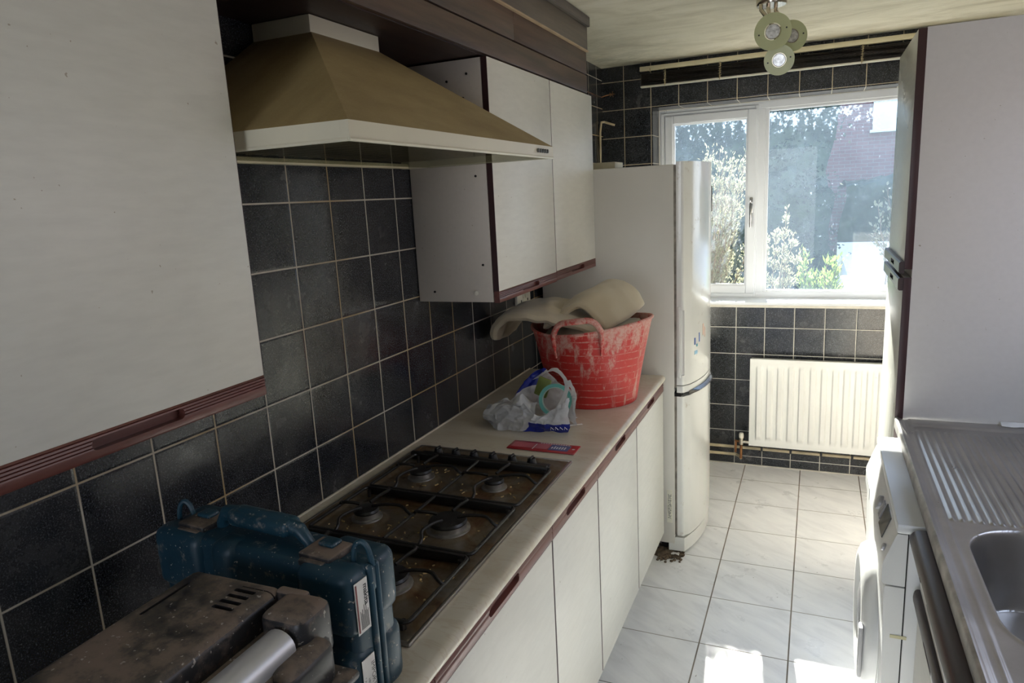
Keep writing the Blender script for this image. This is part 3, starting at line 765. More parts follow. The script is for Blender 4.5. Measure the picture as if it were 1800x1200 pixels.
# handle recess in the side of the upper door, grip strip between the doors
cut(dr1, MB().box(.640, .6545, FYA-.01, FYA+.012, .80+.02, 1.10, .003))
mb = MB(); mb.box(.626, .638, FYA+.001, FYA+.006, .81, 1.115, .002); obj('handle', mb, FR_DOOR, dr1)
mb = fdoor(.745, .774); obj('grip_strip', mb, FR_DOOR, dr1)
mb = MB()
def gripf(u, v):
    y = FYA+.03+(.34)*u; return (bow(y)+.003+.016*math.sin(pi*v)*sm(0, .15, u)*sm(1, .8, u), y, .730+.020*v)
mb.grid(gripf, 30, 8); obj('handle', mb, simple('dark chrome grip', (.12, .12, .12), .25, .8), dr2, label='dark curved grip on the lower door')
mb = MB().box(.612, .622, FYA+.006, FYB-.006, .09, .738); mb.box(.612, .622, FYA+.006, FYB-.006, .765, 1.69); obj('door_seal', mb, GASK, fr)
mb = MB().box(.60, .640, FYA+.004, FYB-.004, .728, .745); obj('hinge_gap', mb, DARKGAP, fr)
# plinth following the bow of the door
mb = MB(); pr = [(.585, FYA+.002)]
for k in range(25): y = FYA+.004+(FYB-FYA-.008)*k/24; pr.append((bow(y)-.004, y))
pr.append((.585, FYB-.002)); mb.prism(pr, 'z', .012, .076); obj('kick_plate', mb, FR_DOOR, fr)
for yy in (FYA+.05, FYB-.05):
    for xx in (.56, .1): obj('foot', MB().cyl((xx, yy, 0), (xx, yy, .05), .018, seg=16), PLBLK, fr)
# labels and magnets
mb = MB().box(.578, .6015, FYA-.001, FYA, .145, .300); lb = obj('rating_label', mb, simple('yellowed label', (.68, .66, .55), .5), fr, label='white printed label on the side')
mb = MB()
for k in range(26):
    z = .165+k*.0045
    for j in range(5):
        if random.random() < .7: mb.box(.583+j*.003, .5845+j*.003+random.uniform(0, .001), FYA-.0016, FYA-.0008, z, z+random.uniform(.0015, .0035))
obj('print', mb, INK, lb, smooth=False)
def sticker(y, z, w, h_, m):
    mb = MB(); mb.box(bow(y)+.0002, bow(y)+.0014, y-w/2, y+w/2, z-h_/2, z+h_/2, 0); s = (bow(y+.005)-bow(y-.005))/.01
    mb.xf(Matrix.Translation((bow(y), y, 0)) @ Matrix.Rotation(-math.atan(s), 4, 'Z') @ Matrix.Translation((-bow(y), -y, 0))); obj('sticker', mb, m, dr1)
sticker(2.965, .955, .010, .030, simple('blue sticker', (.05, .13, .42), .4)); sticker(2.985, .935, .012, .012, simple('teal sticker', (.05, .28, .36), .4))
sticker(3.01, .965, .008, .040, simple('blue sticker', (.05, .13, .42), .4)); sticker(2.975, .905, .030, .016, simple('pale blue sticker', (.30, .50, .65), .4))
sticker(3.06, .99, .014, .05, simple('faded orange sticker', (.62, .42, .33), .4)); sticker(3.085, .975, .008, .045, simple('faded orange sticker', (.62, .42, .33), .4))
# oval badge
mb = MB()
def ov(k): a = 2*pi*k/24; y = 3.30+.012*math.cos(a); return (bow(y)+.002, y, 1.545+.055*math.sin(a))
mb.tube([ov(k) for k in range(24)], .0022, 6, closed=True); obj('badge', mb, simple('grey badge', (.25, .25, .27), .3, .5), dr1)
# board on top
mb = MB(); mb.box(.06, .30, 3.16, 3.30, 1.693, 1.730, .002)
tag(obj('timber_offcut', mb, simple('white painted offcut', (.62, .57, .42), .5)), 'cream painted timber offcut lying on top of the fridge', 'offcut')

# copper pipe in the corner above the fridge
mb = MB(); mb.tube([(.008, 3.93, 1.70), (.012, 3.93, 1.93), (.014, 3.95, 1.985), (.018, 4.0, 1.99), (.06, 4.01, 1.975), (.075, 4.01, 1.97)], .0065, 8)
tag(obj('corner_pipe', mb, PIPEP), 'old cream painted pipe in the tiled corner above the fridge', 'pipe')
mb = MB(); pts = [(.004, 2.9+1.1*k/12, 2.20-.075*math.sin(pi*k/12*.55)) for k in range(13)]+[(.03, 4.015, 2.135), (.07, 4.02, 2.14)]
mb.tube(pts, .0025, 6)
for k in range(5):
    a = k*1.3; mb.tube([(.062, 4.018, 2.137), (.062+.016*math.cos(a), 4.012, 2.137+.016*math.sin(a))], .002, 5)
tag(obj('dead_cable', mb, BRASS), 'stripped cable along the wall corner above the fridge', 'cable')

# twin socket
so = thing('twin_socket', 'white twin wall socket on the tiles behind the tub', 'socket', (0, 2.705, 1.16))
mb = MB().box(.001, .014, 2.632, 2.778, 1.117, 1.203, .003); mb_o = obj('face_plate', mb, WHITEPL, so)
for yc in (2.672, 2.742):
    for (ya, yb, za, zb) in ((-.003, .003, 1.160, 1.170), (-.014, -.008, 1.146, 1.150), (.008, .014, 1.146, 1.150)):
        obj('pin_hole', MB().box(.0138, .0152, yc+ya, yc+yb, za, zb), DARKGAP, mb_o)
for ya in (2.690, 2.712): obj('rocker_switch', MB().box(.0141, .018, ya, ya+.010, 1.175, 1.190, .001), WHITEPL, so)

# ------------------------------------------------------------------ red flexible tub
TC = Vector((.402, 2.402, WT+.001))
tb = thing('flexible_tub', 'red rubber builders tub smeared with plaster, on the far worktop end', 'tub', TC)
Hh = .280
def tubp(a, t, off=0):
    r = .162+.052*t**1.15 + off; w = 1+.035*t*math.cos(2*a+.4)
    return (TC.x+r*w*math.cos(a), TC.y+r*w*math.sin(a), TC.z+.004+Hh*t+.010*t*math.cos(2*a+.6)+.014*t*math.cos(a-.2))
mb = MB()
mb.grid(lambda u, v: tubp(2*pi*u, v), 72, 24, close_u=True); mb.grid(lambda u, v: tubp(2*pi*u, 1-.96*v, -.005), 72, 12, close_u=True)
mb.grid(lambda u, v: tuple(Vector(tubp(2*pi*u, 1, 0)).lerp(Vector(tubp(2*pi*u, 1, -.005)), v)), 72, 1, close_u=True)
mb.cyl((TC.x, TC.y, TC.z), (TC.x, TC.y, TC.z+.008), .161, seg=48)
mb.tube([tubp(2*pi*k/72, 1, 0) for k in range(72)], .0055, 8, closed=True)
obj('tub_wall', mb, TUB, tb)
def tub_handle(a0):
    mb = MB(); pts = []
    W_ = .42
    for k in range(17):
        s = k/16; aa = a0 + (s-.5)*2*W_ ; e = abs(s-.5)*2
        h_ = .052*(1-e**5)
        p = Vector(tubp(aa, 1, .004)); pts.append((p.x, p.y, p.z+h_-.004))
    # legs running down the outside of the wall
    lo = [tubp(a0-W_, 1-.05*j, .006) for j in range(1, 7)][::-1]; hi = [tubp(a0+W_, 1-.05*j, .006) for j in range(1, 7)]
    mb.tube(lo+pts+hi, [.004]*3+[.008]*3+[.0105]*17+[.008]*3+[.004]*3, 10)
    return obj('handle', mb, TUB, tb)
tub_handle(math.radians(-88)); tub_handle(math.radians(97))

# dust sheet stuffed in the tub: one folded cloth
mb = MB()
def sheet(P, nu, nv, amp=.006, seed=0, thick=.012, rough=5.5):
    """smooth bicubic-ish patch through a grid of control points, given thickness so folded layers show"""
    m, n = len(P)-1, len(P[0])-1
    def cr_(a, b_, c, d, t): return .5*((2*b_)+(-a+c)*t+(2*a-5*b_+4*c-d)*t*t+(-a+3*b_-3*c+d)*t**3)
    def ev(u, v):
        x = u*m; i = min(int(x), m-1); s = x-i; y = v*n; j = min(int(y), n-1); t_ = y-j
        def g(a, b_): return Vector(P[max(0, min(m, a))][max(0, min(n, b_))])
        rows = [cr_(g(i+k, j-1), g(i+k, j), g(i+k, j+1), g(i+k, j+2), t_) for k in (-1, 0, 1, 2)]
        return cr_(*rows, s)
    def pos(u, v, side):
        p = ev(u, v); e = .01
        du = ev(min(1, u+e), v)-ev(max(0, u-e), v); dv = ev(u, min(1, v+e))-ev(u, max(0, v-e)); nn = du.cross(dv); nn.normalize()
        q = p*rough+Vector((seed, seed*.7, 0))
        w = noise.noise(q)*amp*2.2 + noise.noise(q*3.1)*amp*.9 + (1-abs(noise.noise(q*2.1+Vector((7, 1, 3))))*3)*amp*.5
        edge = min(1, min(u, 1-u, v, 1-v)/.05)
        return tuple(p+nn*(w+side*thick/2*(edge**.5)))
    mb.grid(lambda u, v: pos(u, v, 1), nu, nv); mb.grid(lambda u, v: pos(1-u, v, -1), nu, nv)
z = TC.z
# lower left lobe hanging over the rim
sheet([[(.06, 2.30, 1.075), (.04, 2.40, 1.06), (.05, 2.50, 1.07)],
       [(.085, 2.26, 1.135), (.07, 2.40, 1.14), (.08, 2.53, 1.14)],
       [(.15, 2.23, 1.175), (.14, 2.38, 1.19), (.14, 2.55, 1.19)],
       [(.24, 2.23, 1.175), (.25, 2.38, 1.19), (.24, 2.55, 1.185)],
       [(.34, 2.26, 1.145), (.36, 2.40, 1.15), (.36, 2.56, 1.15)],
       [(.46, 2.30, 1.11), (.48, 2.42, 1.11), (.48, 2.56, 1.12)]], 60, 40, .008, 3, .028)
# upright folded sheet leaning to the right
sheet([[(.24, 2.33, 1.12), (.22, 2.42, 1.13), (.22, 2.54, 1.12)],
       [(.32, 2.32, 1.17), (.31, 2.44, 1.19), (.31, 2.58, 1.18)],
       [(.38, 2.32, 1.205), (.40, 2.46, 1.24), (.42, 2.60, 1.252)],
       [(.44, 2.31, 1.165), (.48, 2.45, 1.21), (.50, 2.60, 1.235)],
       [(.485, 2.31, 1.12), (.54, 2.44, 1.15), (.555, 2.58, 1.17)]], 60, 40, .005, 9, .022)
# bulk inside the tub
sheet([[(.24, 2.28, 1.06), (.22, 2.42, 1.08), (.24, 2.56, 1.06)], [(.33, 2.25, 1.08), (.34, 2.42, 1.12), (.34, 2.60, 1.08)],
       [(.46, 2.25, 1.085), (.46, 2.42, 1.12), (.46, 2.60, 1.10)], [(.56, 2.32, 1.08), (.57, 2.42, 1.12), (.56, 2.52, 1.11)]], 40, 30, .008, 5, .03)
tag(obj('dust_sheet', mb, CLOTH), 'beige cotton dust sheet stuffed in the red tub and hanging over its rim', 'dust sheet')

# ------------------------------------------------------------------ carrier bag, roll of tape, tile spacer sticks, card sleeve
bgt = thing('carrier_bag', 'crumpled white and blue plastic carrier bag slumped on the worktop', 'bag', (.30, 2.08, WT))
def crum(p, a, s=1.0):
    q = Vector(p)*s
    return Vector((noise.noise(q*22+Vector((3, 0, 0))), noise.noise(q*22+Vector((0, 7, 0))), noise.noise(q*22+Vector((0, 0, 11)))))*a \
        + Vector((noise.noise(q*55), noise.noise(q*55+Vector((5, 5, 5))), noise.noise(q*55+Vector((9, 1, 2)))))*a*.4
def fold(p, a):
    q = Vector(p); return 1-abs(noise.noise(q*16+Vector((2, 4, 1))))*a
def patchsurf(name, P, nu, nv, matfn, amp, mats, fs=1.0):
    m, n = len(P)-1, len(P[0])-1
    def cr_(a, b_, c, d, t): return .5*((2*b_)+(-a+c)*t+(2*a-5*b_+4*c-d)*t*t+(-a+3*b_-3*c+d)*t**3)
    def ev(u, v):
        x = u*m; i = min(int(x), m-1); s = x-i; y = v*n; j = min(int(y), n-1); t_ = y-j
        g = lambda a, b_: Vector(P[max(0, min(m, a))][max(0, min(n, b_))])
        return cr_(*[cr_(g(i+k, j-1), g(i+k, j), g(i+k, j+1), g(i+k, j+2), t_) for k in (-1, 0, 1, 2)], s)
    def F(u, v):
        p = ev(u, v); q = p*1.0
        # sharp crumple creases from ridged noise
        r1 = 1-abs(noise.noise(q*26*fs))*2.4; r2 = 1-abs(noise.noise(q*60*fs+Vector((4, 4, 4))))*2.2
        p = p+Vector((-.25, -.85, .35))*(max(0, r1)*amp+max(0, r2)*amp*.35)+crum(p, amp*.8)
        p.z = max(p.z, WT+.0016); return tuple(p)
    mb = MB(); mb.grid(F, nu, nv, matfn=matfn); return obj(name, mb, mats, bgt)
W0 = WT+.002
# front sheet: belly of the bag, blue printed strip along the lower right
patchsurf('bag_front', [
  [(.135, 2.06, W0), (.150, 2.03, W0+.030), (.165, 2.05, W0+.050), (.18, 2.08, W0+.060)],
  [(.175, 1.99, W0), (.185, 1.985, W0+.040), (.205, 2.00, W0+.064), (.22, 2.05, W0+.070)],
  [(.235, 1.96, W0), (.250, 1.965, W0+.036), (.270, 1.975, W0+.070), (.285, 2.01, W0+.084)],
  [(.300, 1.965, W0), (.320, 1.960, W0+.030), (.325, 1.965, W0+.060), (.315, 1.975, W0+.082)],
  [(.360, 1.975, W0), (.375, 1.965, W0+.022), (.378, 1.965, W0+.045), (.372, 1.975, W0+.060)],
  [(.440, 1.995, W0), (.448, 1.985, W0+.025), (.450, 1.985, W0+.060), (.452, 1.995, W0+.118)]],
  80, 40, lambda u, v: 1 if (u > .60 and v < .42+.22*(u-.8)) else 0, .009, [BAG, BAGBLUE])
# back sheet rising behind the roll of tape, blue band along its left shoulder
patchsurf('bag_back', [
  [(.165, 2.09, W0), (.185, 2.11, W0+.040), (.200, 2.13, W0+.062), (.205, 2.14, W0+.070)],
  [(.215, 2.12, W0), (.225, 2.13, W0+.060), (.235, 2.15, W0+.105), (.240, 2.16, W0+.120)],
  [(.270, 2.14, W0), (.275, 2.14, W0+.070), (.280, 2.16, W0+.125), (.295, 2.17, W0+.158)],
  [(.330, 2.14, W0), (.330, 2.13, W0+.060), (.335, 2.14, W0+.115), (.345, 2.14, W0+.140)],
  [(.400, 2.12, W0), (.400, 2.11, W0+.050), (.400, 2.11, W0+.095), (.405, 2.11, W0+.115)],
  [(.450, 2.06, W0), (.452, 2.05, W0+.045), (.455, 2.05, W0+.085), (.455, 2.05, W0+.110)]],
  70, 40, lambda u, v: 1 if (.02 < u < .46 and v > .52) else 0, .007, [BAG, BAGBLUE])
# near flap folding over the front edge and trailing end on the left
patchsurf('bag_fold', [
  [(.23, 2.05, W0+.062), (.240, 2.01, W0+.068), (.250, 1.985, W0+.050)],
  [(.268, 2.06, W0+.088), (.275, 2.01, W0+.106), (.280, 1.975, W0+.068)],
  [(.298, 2.07, W0+.064), (.308, 2.02, W0+.075), (.315, 1.97, W0+.055)],
  [(.315, 2.08, W0+.060), (.330, 2.02, W0+.080), (.345, 1.965, W0+.050)]], 40, 24, None, .008, [BAG])
mb = MB(); C1 = Vector((.190, 2.035, WT+.002))
def lobe(u, v):
    a = 2*pi*u; t_ = v*pi; p = C1+Vector((.058*math.sin(t_)*math.cos(a), .065*math.sin(t_)*math.sin(a), .032-.032*math.cos(t_)))
    q = p+crum(p, .018); q.z = max(q.z, WT+.0015); return tuple(q)
mb.grid(lobe, 50, 26, close_u=True); obj('bag_end', mb, BAG, bgt)
def strap(pts, w, dirv):
    mb = MB(); n = len(pts)-1
    def F(u, v):
        x = u*n; i = min(int(x), n-1); t_ = x-i
        g = lambda k: Vector(pts[max(0, min(n, k))])
        a, b_, c, d = g(i-1), g(i), g(i+1), g(i+2)
        p = .5*((2*b_)+(-a+c)*t_+(2*a-5*b_+4*c-d)*t_*t_+(-a+3*b_-3*c+d)*t_**3)
        ww = w[0]+(w[1]-w[0])*abs(2*u-1)**1.6
        return tuple(p+Vector(dirv)*(v-.5)*ww+crum(p, .006))
    mb.grid(F, 40, 6); return obj('bag_handle', mb, BAG, bgt)
strap([(.290, 2.14, W0+.135), (.335, 2.10, W0+.165), (.375, 2.06, W0+.183), (.408, 2.03, W0+.188), (.432, 2.01, W0+.165), (.436, 2.00, W0+.135), (.420, 1.985, W0+.095), (.400, 1.975, W0+.055)], (.014, .060), (.75, -.2, .55))
strap([(.438, 2.01, W0+.165), (.452, 2.02, W0+.140), (.452, 2.03, W0+.118)], (.016, .030), (.8, -.2, .3))
mb = MB()
for k in range(4): mb.tube([(.392+.014*k, 1.968+.004*k, W0+.012), (.396+.014*k, 1.960+.004*k, W0+.024), (.402+.014*k, 1.968+.004*k, W0+.014)], .0013, 5)
obj('bag_print', mb, simple('white bag print', (.7, .7, .72), .4), bgt)
# roll of tape standing in the bag mouth
mb = MB(); Rc = Vector((.383, 2.045, WT+.090)); nrm = Vector((.28, -.90, .25)).normalized()
prof = [(.052, -.012), (.052, .012), (.0405, .012), (.0405, -.012), (.052, -.012)]
t_ = MB().lathe([(.0405, -.013), (.053, -.013), (.053, .013), (.0405, .013)], (0, 0, 0), seg=48)
t2 = MB(); R = Matrix.Translation(Rc) @ nrm.to_track_quat('Z', 'Y').to_matrix().to_4x4()
def ringmesh(r0_, r1_, h0, h1):
    m = MB(); n = 56
    for k in range(n):
        pass
    prof = [(r0_, h0), (r1_, h0), (r1_, h1), (r0_, h1), (r0_, h0)]
    rings = [[m.b.verts.new((r*math.cos(2*pi*k/n), r*math.sin(2*pi*k/n), h)) for k in range(n)] for r, h in prof[:4]]
    for j in range(4):
        A, B = rings[j], rings[(j+1) % 4]
        for k in range(n): m.b.faces.new((A[k], A[(k+1) % n], B[(k+1) % n], B[k]))
    return m
roll = thing('tape_roll', 'roll of teal masking tape in the mouth of the carrier bag', 'tape', (Rc.x, Rc.y, WT+.03))
m = ringmesh(.0425, .0535, -.012, .012).xf(R); obj('tape', m, TEAL, roll)
m = ringmesh(.0395, .0424, -.012, .0125).xf(R); obj('core', m, simple('cardboard core', (.35, .45, .38), .7), roll)
mb = MB(); mb.box(.300, .345, 2.085, 2.10, WT+.085, WT+.150, .004, rot=Matrix.Rotation(.35, 3, 'Y')); tag(obj('green_packet', mb, OLIVE), 'olive green packet inside the carrier bag behind the tape roll', 'packet')
mb = MB(); mb.tube([(.385, 2.09, WT+.012), (.436, 2.105, WT+.016)], .0018, 6); tag(obj('spacer_stick', mb, STICK), 'short white stick poking from the bag beside the red tub', 'stick')
mb = MB(); mb.tube([(.39, 2.02, WT+.008), (.46, 2.07, WT+.006)], .0018, 6); mb.sph((.461, 2.071, WT+.006), .003, (1.4, 1, .8), 8); tag(obj('spacer_stick', mb, STICK), 'white stick poking from the blue corner of the bag, nearer the card sleeve', 'stick')
# card sleeve (hacksaw blade pack)
cs = thing('card_sleeve', 'red and blue cardboard sleeve lying beyond the gas hob', 'card sleeve', (.413, 1.85, WT), math.radians(3))
def flat(name, x0, x1, y0, y1, z0, z1, m, par): return obj(name, MB().box(x0, x1, y0, y1, z0, z1), m, par, smooth=False)
Pz = WT+.001
card = obj('card', MB().box(.306, .520, 1.812, 1.880, Pz, Pz+.0035, .001), REDP, cs)
flat('print', .315, .43, 1.826, 1.868, Pz+.0035, Pz+.0039, REDF, card); flat('print', .434, .495, 1.824, 1.868, Pz+.0035, Pz+.0040, BLUEP, card)
mb = MB()
for k in range(6): mb.box(.440+k*.008, .444+k*.008, 1.836, 1.836+random.uniform(.012, .02), Pz+.0040, Pz+.0043)
mb.box(.386, .388, 1.818, 1.862, Pz+.0039, Pz+.0043)
for k in range(12): mb.box(.395+k*.008, .400+k*.008, 1.871, 1.875, Pz+.0035, Pz+.0039)
obj('lettering', mb, simple('white card print', (.7, .68, .7), .4), card, smooth=False)
mb = MB().cyl((.508, 1.846, Pz+.0035), (.508, 1.846, Pz+.0040), .0045, seg=16); obj('hang_hole', mb, LABEL, card)

# ------------------------------------------------------------------ blue tool case standing on its long edge
bc = thing('tool_case', 'teal blue plastic power tool case standing upright on the near worktop', 'tool case', (.352, .782, WT), math.radians(-4))
Lc, Tc, Hc = .425, .118, .232   # local: x along the case, y thickness, z height
def lbox(mb, x0, x1, y0, y1, z0, z1, bev, seg=3): mb.box(x0, x1, y0, y1, z0+.0, z1, bev, seg); return mb
hl = Lc/2
mb = MB()
lbox(mb, -hl+.004, hl-.004, -Tc/2+.012, Tc/2-.012, .002, Hc-.004, .012)
for (xa, xb) in ((-hl, -hl+.115), (-hl+.135, -.02), (hl-.105, hl)):
    lbox(mb, xa, xb, -Tc/2, -.004, .126, Hc, .020, 4); lbox(mb, xa, xb, -Tc/2, -.004, .0, .108, .020, 4)
    lbox(mb, xa, xb, .004, Tc/2, .126, Hc, .020, 4); lbox(mb, xa, xb, .004, Tc/2, .0, .108, .020, 4)
lbox(mb, -hl+.10, hl-.08, -Tc/2+.010, Tc/2-.010, .01, Hc-.030, .016)
obj('shell', mb, BLUEC, bc, world=False)
mb = MB(); lbox(mb, hl-.030, hl+.0025, -.012, .0, .006, Hc-.006, .006, 3); lbox(mb, hl-.030, hl+.0025, .002, .014, .006, Hc-.006, .006, 3); lbox(mb, -hl-.0025, hl, -.012, .014, Hc-.05, Hc-.012, .004); obj('seam_flange', mb, BLUEC2, bc, world=False)
# carry handle
mb = MB(); zt = Hc
pts = [(-.105, 0, zt-.03), (-.102, 0, zt+.004), (-.088, 0, zt+.022), (-.04, 0, zt+.026), (.03, 0, zt+.026), (.072, 0, zt+.020), (.090, 0, zt+.002), (.094, 0, zt-.03)]
mb.tube(pts, [.009, .010, .013, .015, .015, .012, .009, .008], 12); lbox(mb, -.072, .062, -.019, .019, zt+.008, zt+.036, .010, 3); obj('carry_handle', mb, BLUEC2, bc, world=False)
for s_, x0 in ((0, -.170), (1, .100)):
    mb = MB(); lbox(mb, x0, x0+.062, -.036, .020, zt-.006, zt+.007, .004); lbox(mb, x0+.006, x0+.056, -.044, -.020, zt-.018, zt+.001, .004)
    lt = obj('latch', mb, DUSTY, bc, world=False)
    mb = MB(); lbox(mb, x0+.016, x0+.046, -.010, .014, zt+.006, zt+.014, .004); obj('latch_button', mb, BLUEC2, lt, world=False)
for x0 in (-.188, .196):
    mb = MB(); pts = [(x0-.012, -.01, zt-.012), (x0-.009, -.008, zt+.016), (x0, -.004, zt+.027), (x0+.009, 0, zt+.016), (x0+.014, .002, zt-.012)]
    mb.tube(curve(pts), .0042, 8); obj('strap_loop', mb, BLUEC2, bc, world=False)
# labels on the end face
def end_label(y0, y1, z0, z1):
    mb = MB().box(hl+.0002, hl+.0012, y0, y1, z0, z1); return obj('label', mb, LABEL, bc, world=False, smooth=False, label='white printed sticker on the case end')
l1 = end_label(-.046, -.018, .128+.006, .215); l2 = end_label(-.046, -.018, .004, .092)
mb = MB(); mb.box(hl+.0012, hl+.0016, -.0445, -.0415, .137, .212); obj('print_bar', mb, REDINK, l1, world=False, smooth=False)
def endtext(body, size, y, z, par, m=INK, bold=False):
    # text on +x face reading upwards
    M_ = Matrix(((0, 0, 1, hl+.0014), (0, -1, 0, y), (1, 0, 0, z), (0, 0, 0, 1)))
    M_ = Matrix(((0, 0, 1, hl+.0014), (-1, 0, 0, y), (0, 1, 0, z), (0, 0, 0, 1)))
    Rz = Matrix.Rotation(-pi/2, 4, 'Z')
    B = Matrix(((0, 0, 1, 0), (1, 0, 0, 0), (0, 1, 0, 0), (0, 0, 0, 1)))   # text x->y, text y->z, normal->x
    M2 = Matrix.Translation((hl+.0014, y, z)) @ B @ Rz
    cu = bpy.data.curves.new('t', 'FONT'); cu.body = body; cu.size = size; cu.align_x = 'CENTER'; cu.align_y = 'CENTER'
    if bold: cu.offset = size*.03
    t = bpy.data.objects.new('t', cu); COL.objects.link(t); bpy.context.view_layer.update()
    me = bpy.data.meshes.new_from_object(t.evaluated_get(bpy.context.evaluated_depsgraph_get())); bpy.data.objects.remove(t)
    me.transform(M2); mb = MB(); mb.b.from_mesh(me); return obj('print', mb, m, par, world=False, smooth=False, recalc=False)
endtext('makita', .0125, -.0235, .190, l1, bold=True)
endtext('IMPORTANT', .0115, -.0235, .048, l2); endtext('HR2230', .006, -.034, .048, l2); endtext('* A A A A A', .006, -.042, .048, l2)
mb = MB()
for k in range(9): mb.box(hl+.0012, hl+.0015, -.038+.002*k, -.0372+.002*k, .139, .139+random.uniform(.02, .04))
obj('print', mb, INK, l1, world=False, smooth=False)

# ------------------------------------------------------------------ black rolling tool box (foreground)
bt = thing('tool_box', 'black plastic rolling tool box caked in plaster dust, in the foreground', 'tool box', (.455, .43, WT), math.radians(1))
# local frame: x right, y away from the camera, z up; lid top at .225
mb = MB()
lbox(mb, -.120, .105, -.30, .215, .004, .170, .018, 3)                 # body
lbox(mb, -.128, .118, -.30, .228, .150, .192, .014, 3)                 # lid skirt
obj('body', mb, DUSTY, bt, world=False)
mb = MB(); lbox(mb, -.126, .036, -.30, .236, .180, .232, .012, 3); lid = obj('lid', mb, DUSTY, bt, world=False)
def lcut(o, mb):
    c = obj('cutter', mb, [], None, smooth=False); c.location = bt.location; c.rotation_euler = bt.rotation_euler
    md = o.modifiers.new('b', 'BOOLEAN'); md.object = c; md.solver = 'EXACT'; bpy.context.view_layer.update()
    me = bpy.data.meshes.new_from_object(o.evaluated_get(bpy.context.evaluated_depsgraph_get())); o.modifiers.clear(); o.data = me; bpy.data.objects.remove(c); angle_smooth(me)
for k in range(4): lcut(lid, MB().box(-.024, .011, .163+k*.0135, .170+k*.0135, .216, .25, .002))
lcut(lid, MB().box(-.104, -.099, .12, .20, .226, .25))
lcut(lid, MB().box(-.02, .05, .2155, .2175, .222, .25))
mb = MB(); lbox(mb, .044, .116, .172, .238, .150, .231, .014, 3); lbox(mb, .030, .080, .222, .239, .186, .232, .006, 3); obj('corner_block', mb, DUSTY, bt, world=False)
mb = MB(); lbox(mb, .098, .140, .115, .208, .130, .196, .016, 3); obj('side_shoulder', mb, DUSTY, bt, world=False)
mb = MB(); lbox(mb, .100, .138, -.30, .108, .120, .176, .014, 3); obj('side_shoulder', mb, DUSTY, bt, world=False)
mb = MB(); pr = []
for k in range(13): a = pi*k/12; pr.append((.085+.024*math.cos(a), .198+.022*math.sin(a)))
pr += [(.061, .182), (.109, .182)]
mb.prism(pr, 'y', -.30, .166); obj('pull_handle', mb, ALU, bt, world=False, label='silver telescopic handle bar')
mb = MB(); lbox(mb, .130, .152, .120, .196, .050, .128, .006, 2)
for k in range(6): lbox(mb, .151, .156, .124+k*.012, .130+k*.012, .056, .122, .001, 1)
obj('latch', mb, DUSTY, bt, world=False)
mb = MB(); lbox(mb, .10, .158, -.02, .225, .126, .138, .004, 2); obj('side_rim', mb, DUSTY, bt, world=False)
mb = MB(); lbox(mb, .110, .134, .02, .09, .170, .205, .006, 2); obj('handle_socket', mb, DUSTY, bt, world=False)

# ------------------------------------------------------------------ right: tall unit, sink, drawers, washing machine
tu = thing('tall_cabinet', 'tall cream larder cabinet with lilac white side panel, right of the window', 'cabinet', (1.69, 2.60, 0))
TY0, TY1, TX = 2.350, 2.850, 1.388
mb = MB(); mb.box(TX+.021, 1.965, TY0, TY0+.018, .0, 1.996, .0008); pn = obj('side_panel', mb, TALL, tu, label='lilac white side panel facing the sink')
mb = MB(); mb.box(TX+.022, 1.965, TY0+.018, TY1, .1, 1.994); obj('carcass', mb, SIDE, tu)
obj('plinth', MB().box(TX+.06, TX+.075, TY0+.018, TY1, 0, .1), SIDE, tu)
def tdoor(z0, z1, ra, rb):
    d = obj('door', MB().box(TX, TX+.020, TY0+.003, TY1, z0, z1, .0008), LAMG, tu)
    obj('edging', MB().box(TX-.0004, TX+.0215, TY0-.001, TY0+.004, z0, z1, .0005), EDGE, d)
    mb = MB(); pr = [(TX+.001, ra), (TX-.010, ra), (TX-.014, ra+.004), (TX-.014, rb-.004), (TX-.010, rb), (TX+.001, rb)]
    mb.prism(pr, 'y', TY0-.001, TY1); r = obj('rail', mb, RAILD, d)
    cut(r, MB().box(TX-.03, TX-.004, 2.50, 2.60, (ra+rb)/2-.007, (ra+rb)/2+.007, .003)); return d
tdoor(1.325, 1.994, 1.312, 1.348); tdoor(.11, 1.300, 1.262, 1.300)

sk = thing('kitchen_sink', 'worn stainless steel sink top with ribbed drainer', 'sink', (1.66, 1.4, .83))
SX0, SX1, SY0, SY1 = 1.393, 1.966, .45, 2.346; SZ = .866
def skf(x, y):
    z = SZ
    z += .005*sm(.010, .0, x-SX0)*1.0 - .0035*sm(.010, .018, x-SX0)*sm(.034, .026, x-SX0)
    if 1.60 < y < 2.30:
        ph = (x-1.428)/.0183
        if 0 < ph < 24:
            e = sm(1.636, 1.650, y)*sm(2.262, 2.235, y); z += e*.0042*(.5-.5*math.cos(2*pi*ph))**1.4 
    z -= .006*sm(0, .012, -sdf_rr(x, y, 1.420, 1.94, .50, 2.30, .02))
    d = -sdf_rr(x, y, 1.450, 1.870, 1.163, 1.624, .115); z += .0015*sm(-.014, -.004, d)*sm(.004, -.004, d); z -= .165*sm(-.003, .030, d)
    return z
xs = []; x = SX0
while x < SX1: xs.append(x); x += .0023
xs.append(SX1)
ys = []; y = SY0
while y < SY1: ys.append(y); y += (.002 if (1.15 < y < 1.21 or 1.58 < y < 1.66) else .004 if (1.14 < y < 1.67 or y > 2.22) else .012)
ys.append(SY1)
mb = MB(); nu, nv = len(xs)-1, len(ys)-1
mb.grid(lambda u, v: (xs[round(u*nu)], ys[round(v*nv)], skf(xs[round(u*nu)], ys[round(v*nv)])), nu, nv)
so_ = obj('sink_top', mb, STEEL, sk)
for p in so_.data.polygons: p.use_smooth = True
mb = MB()
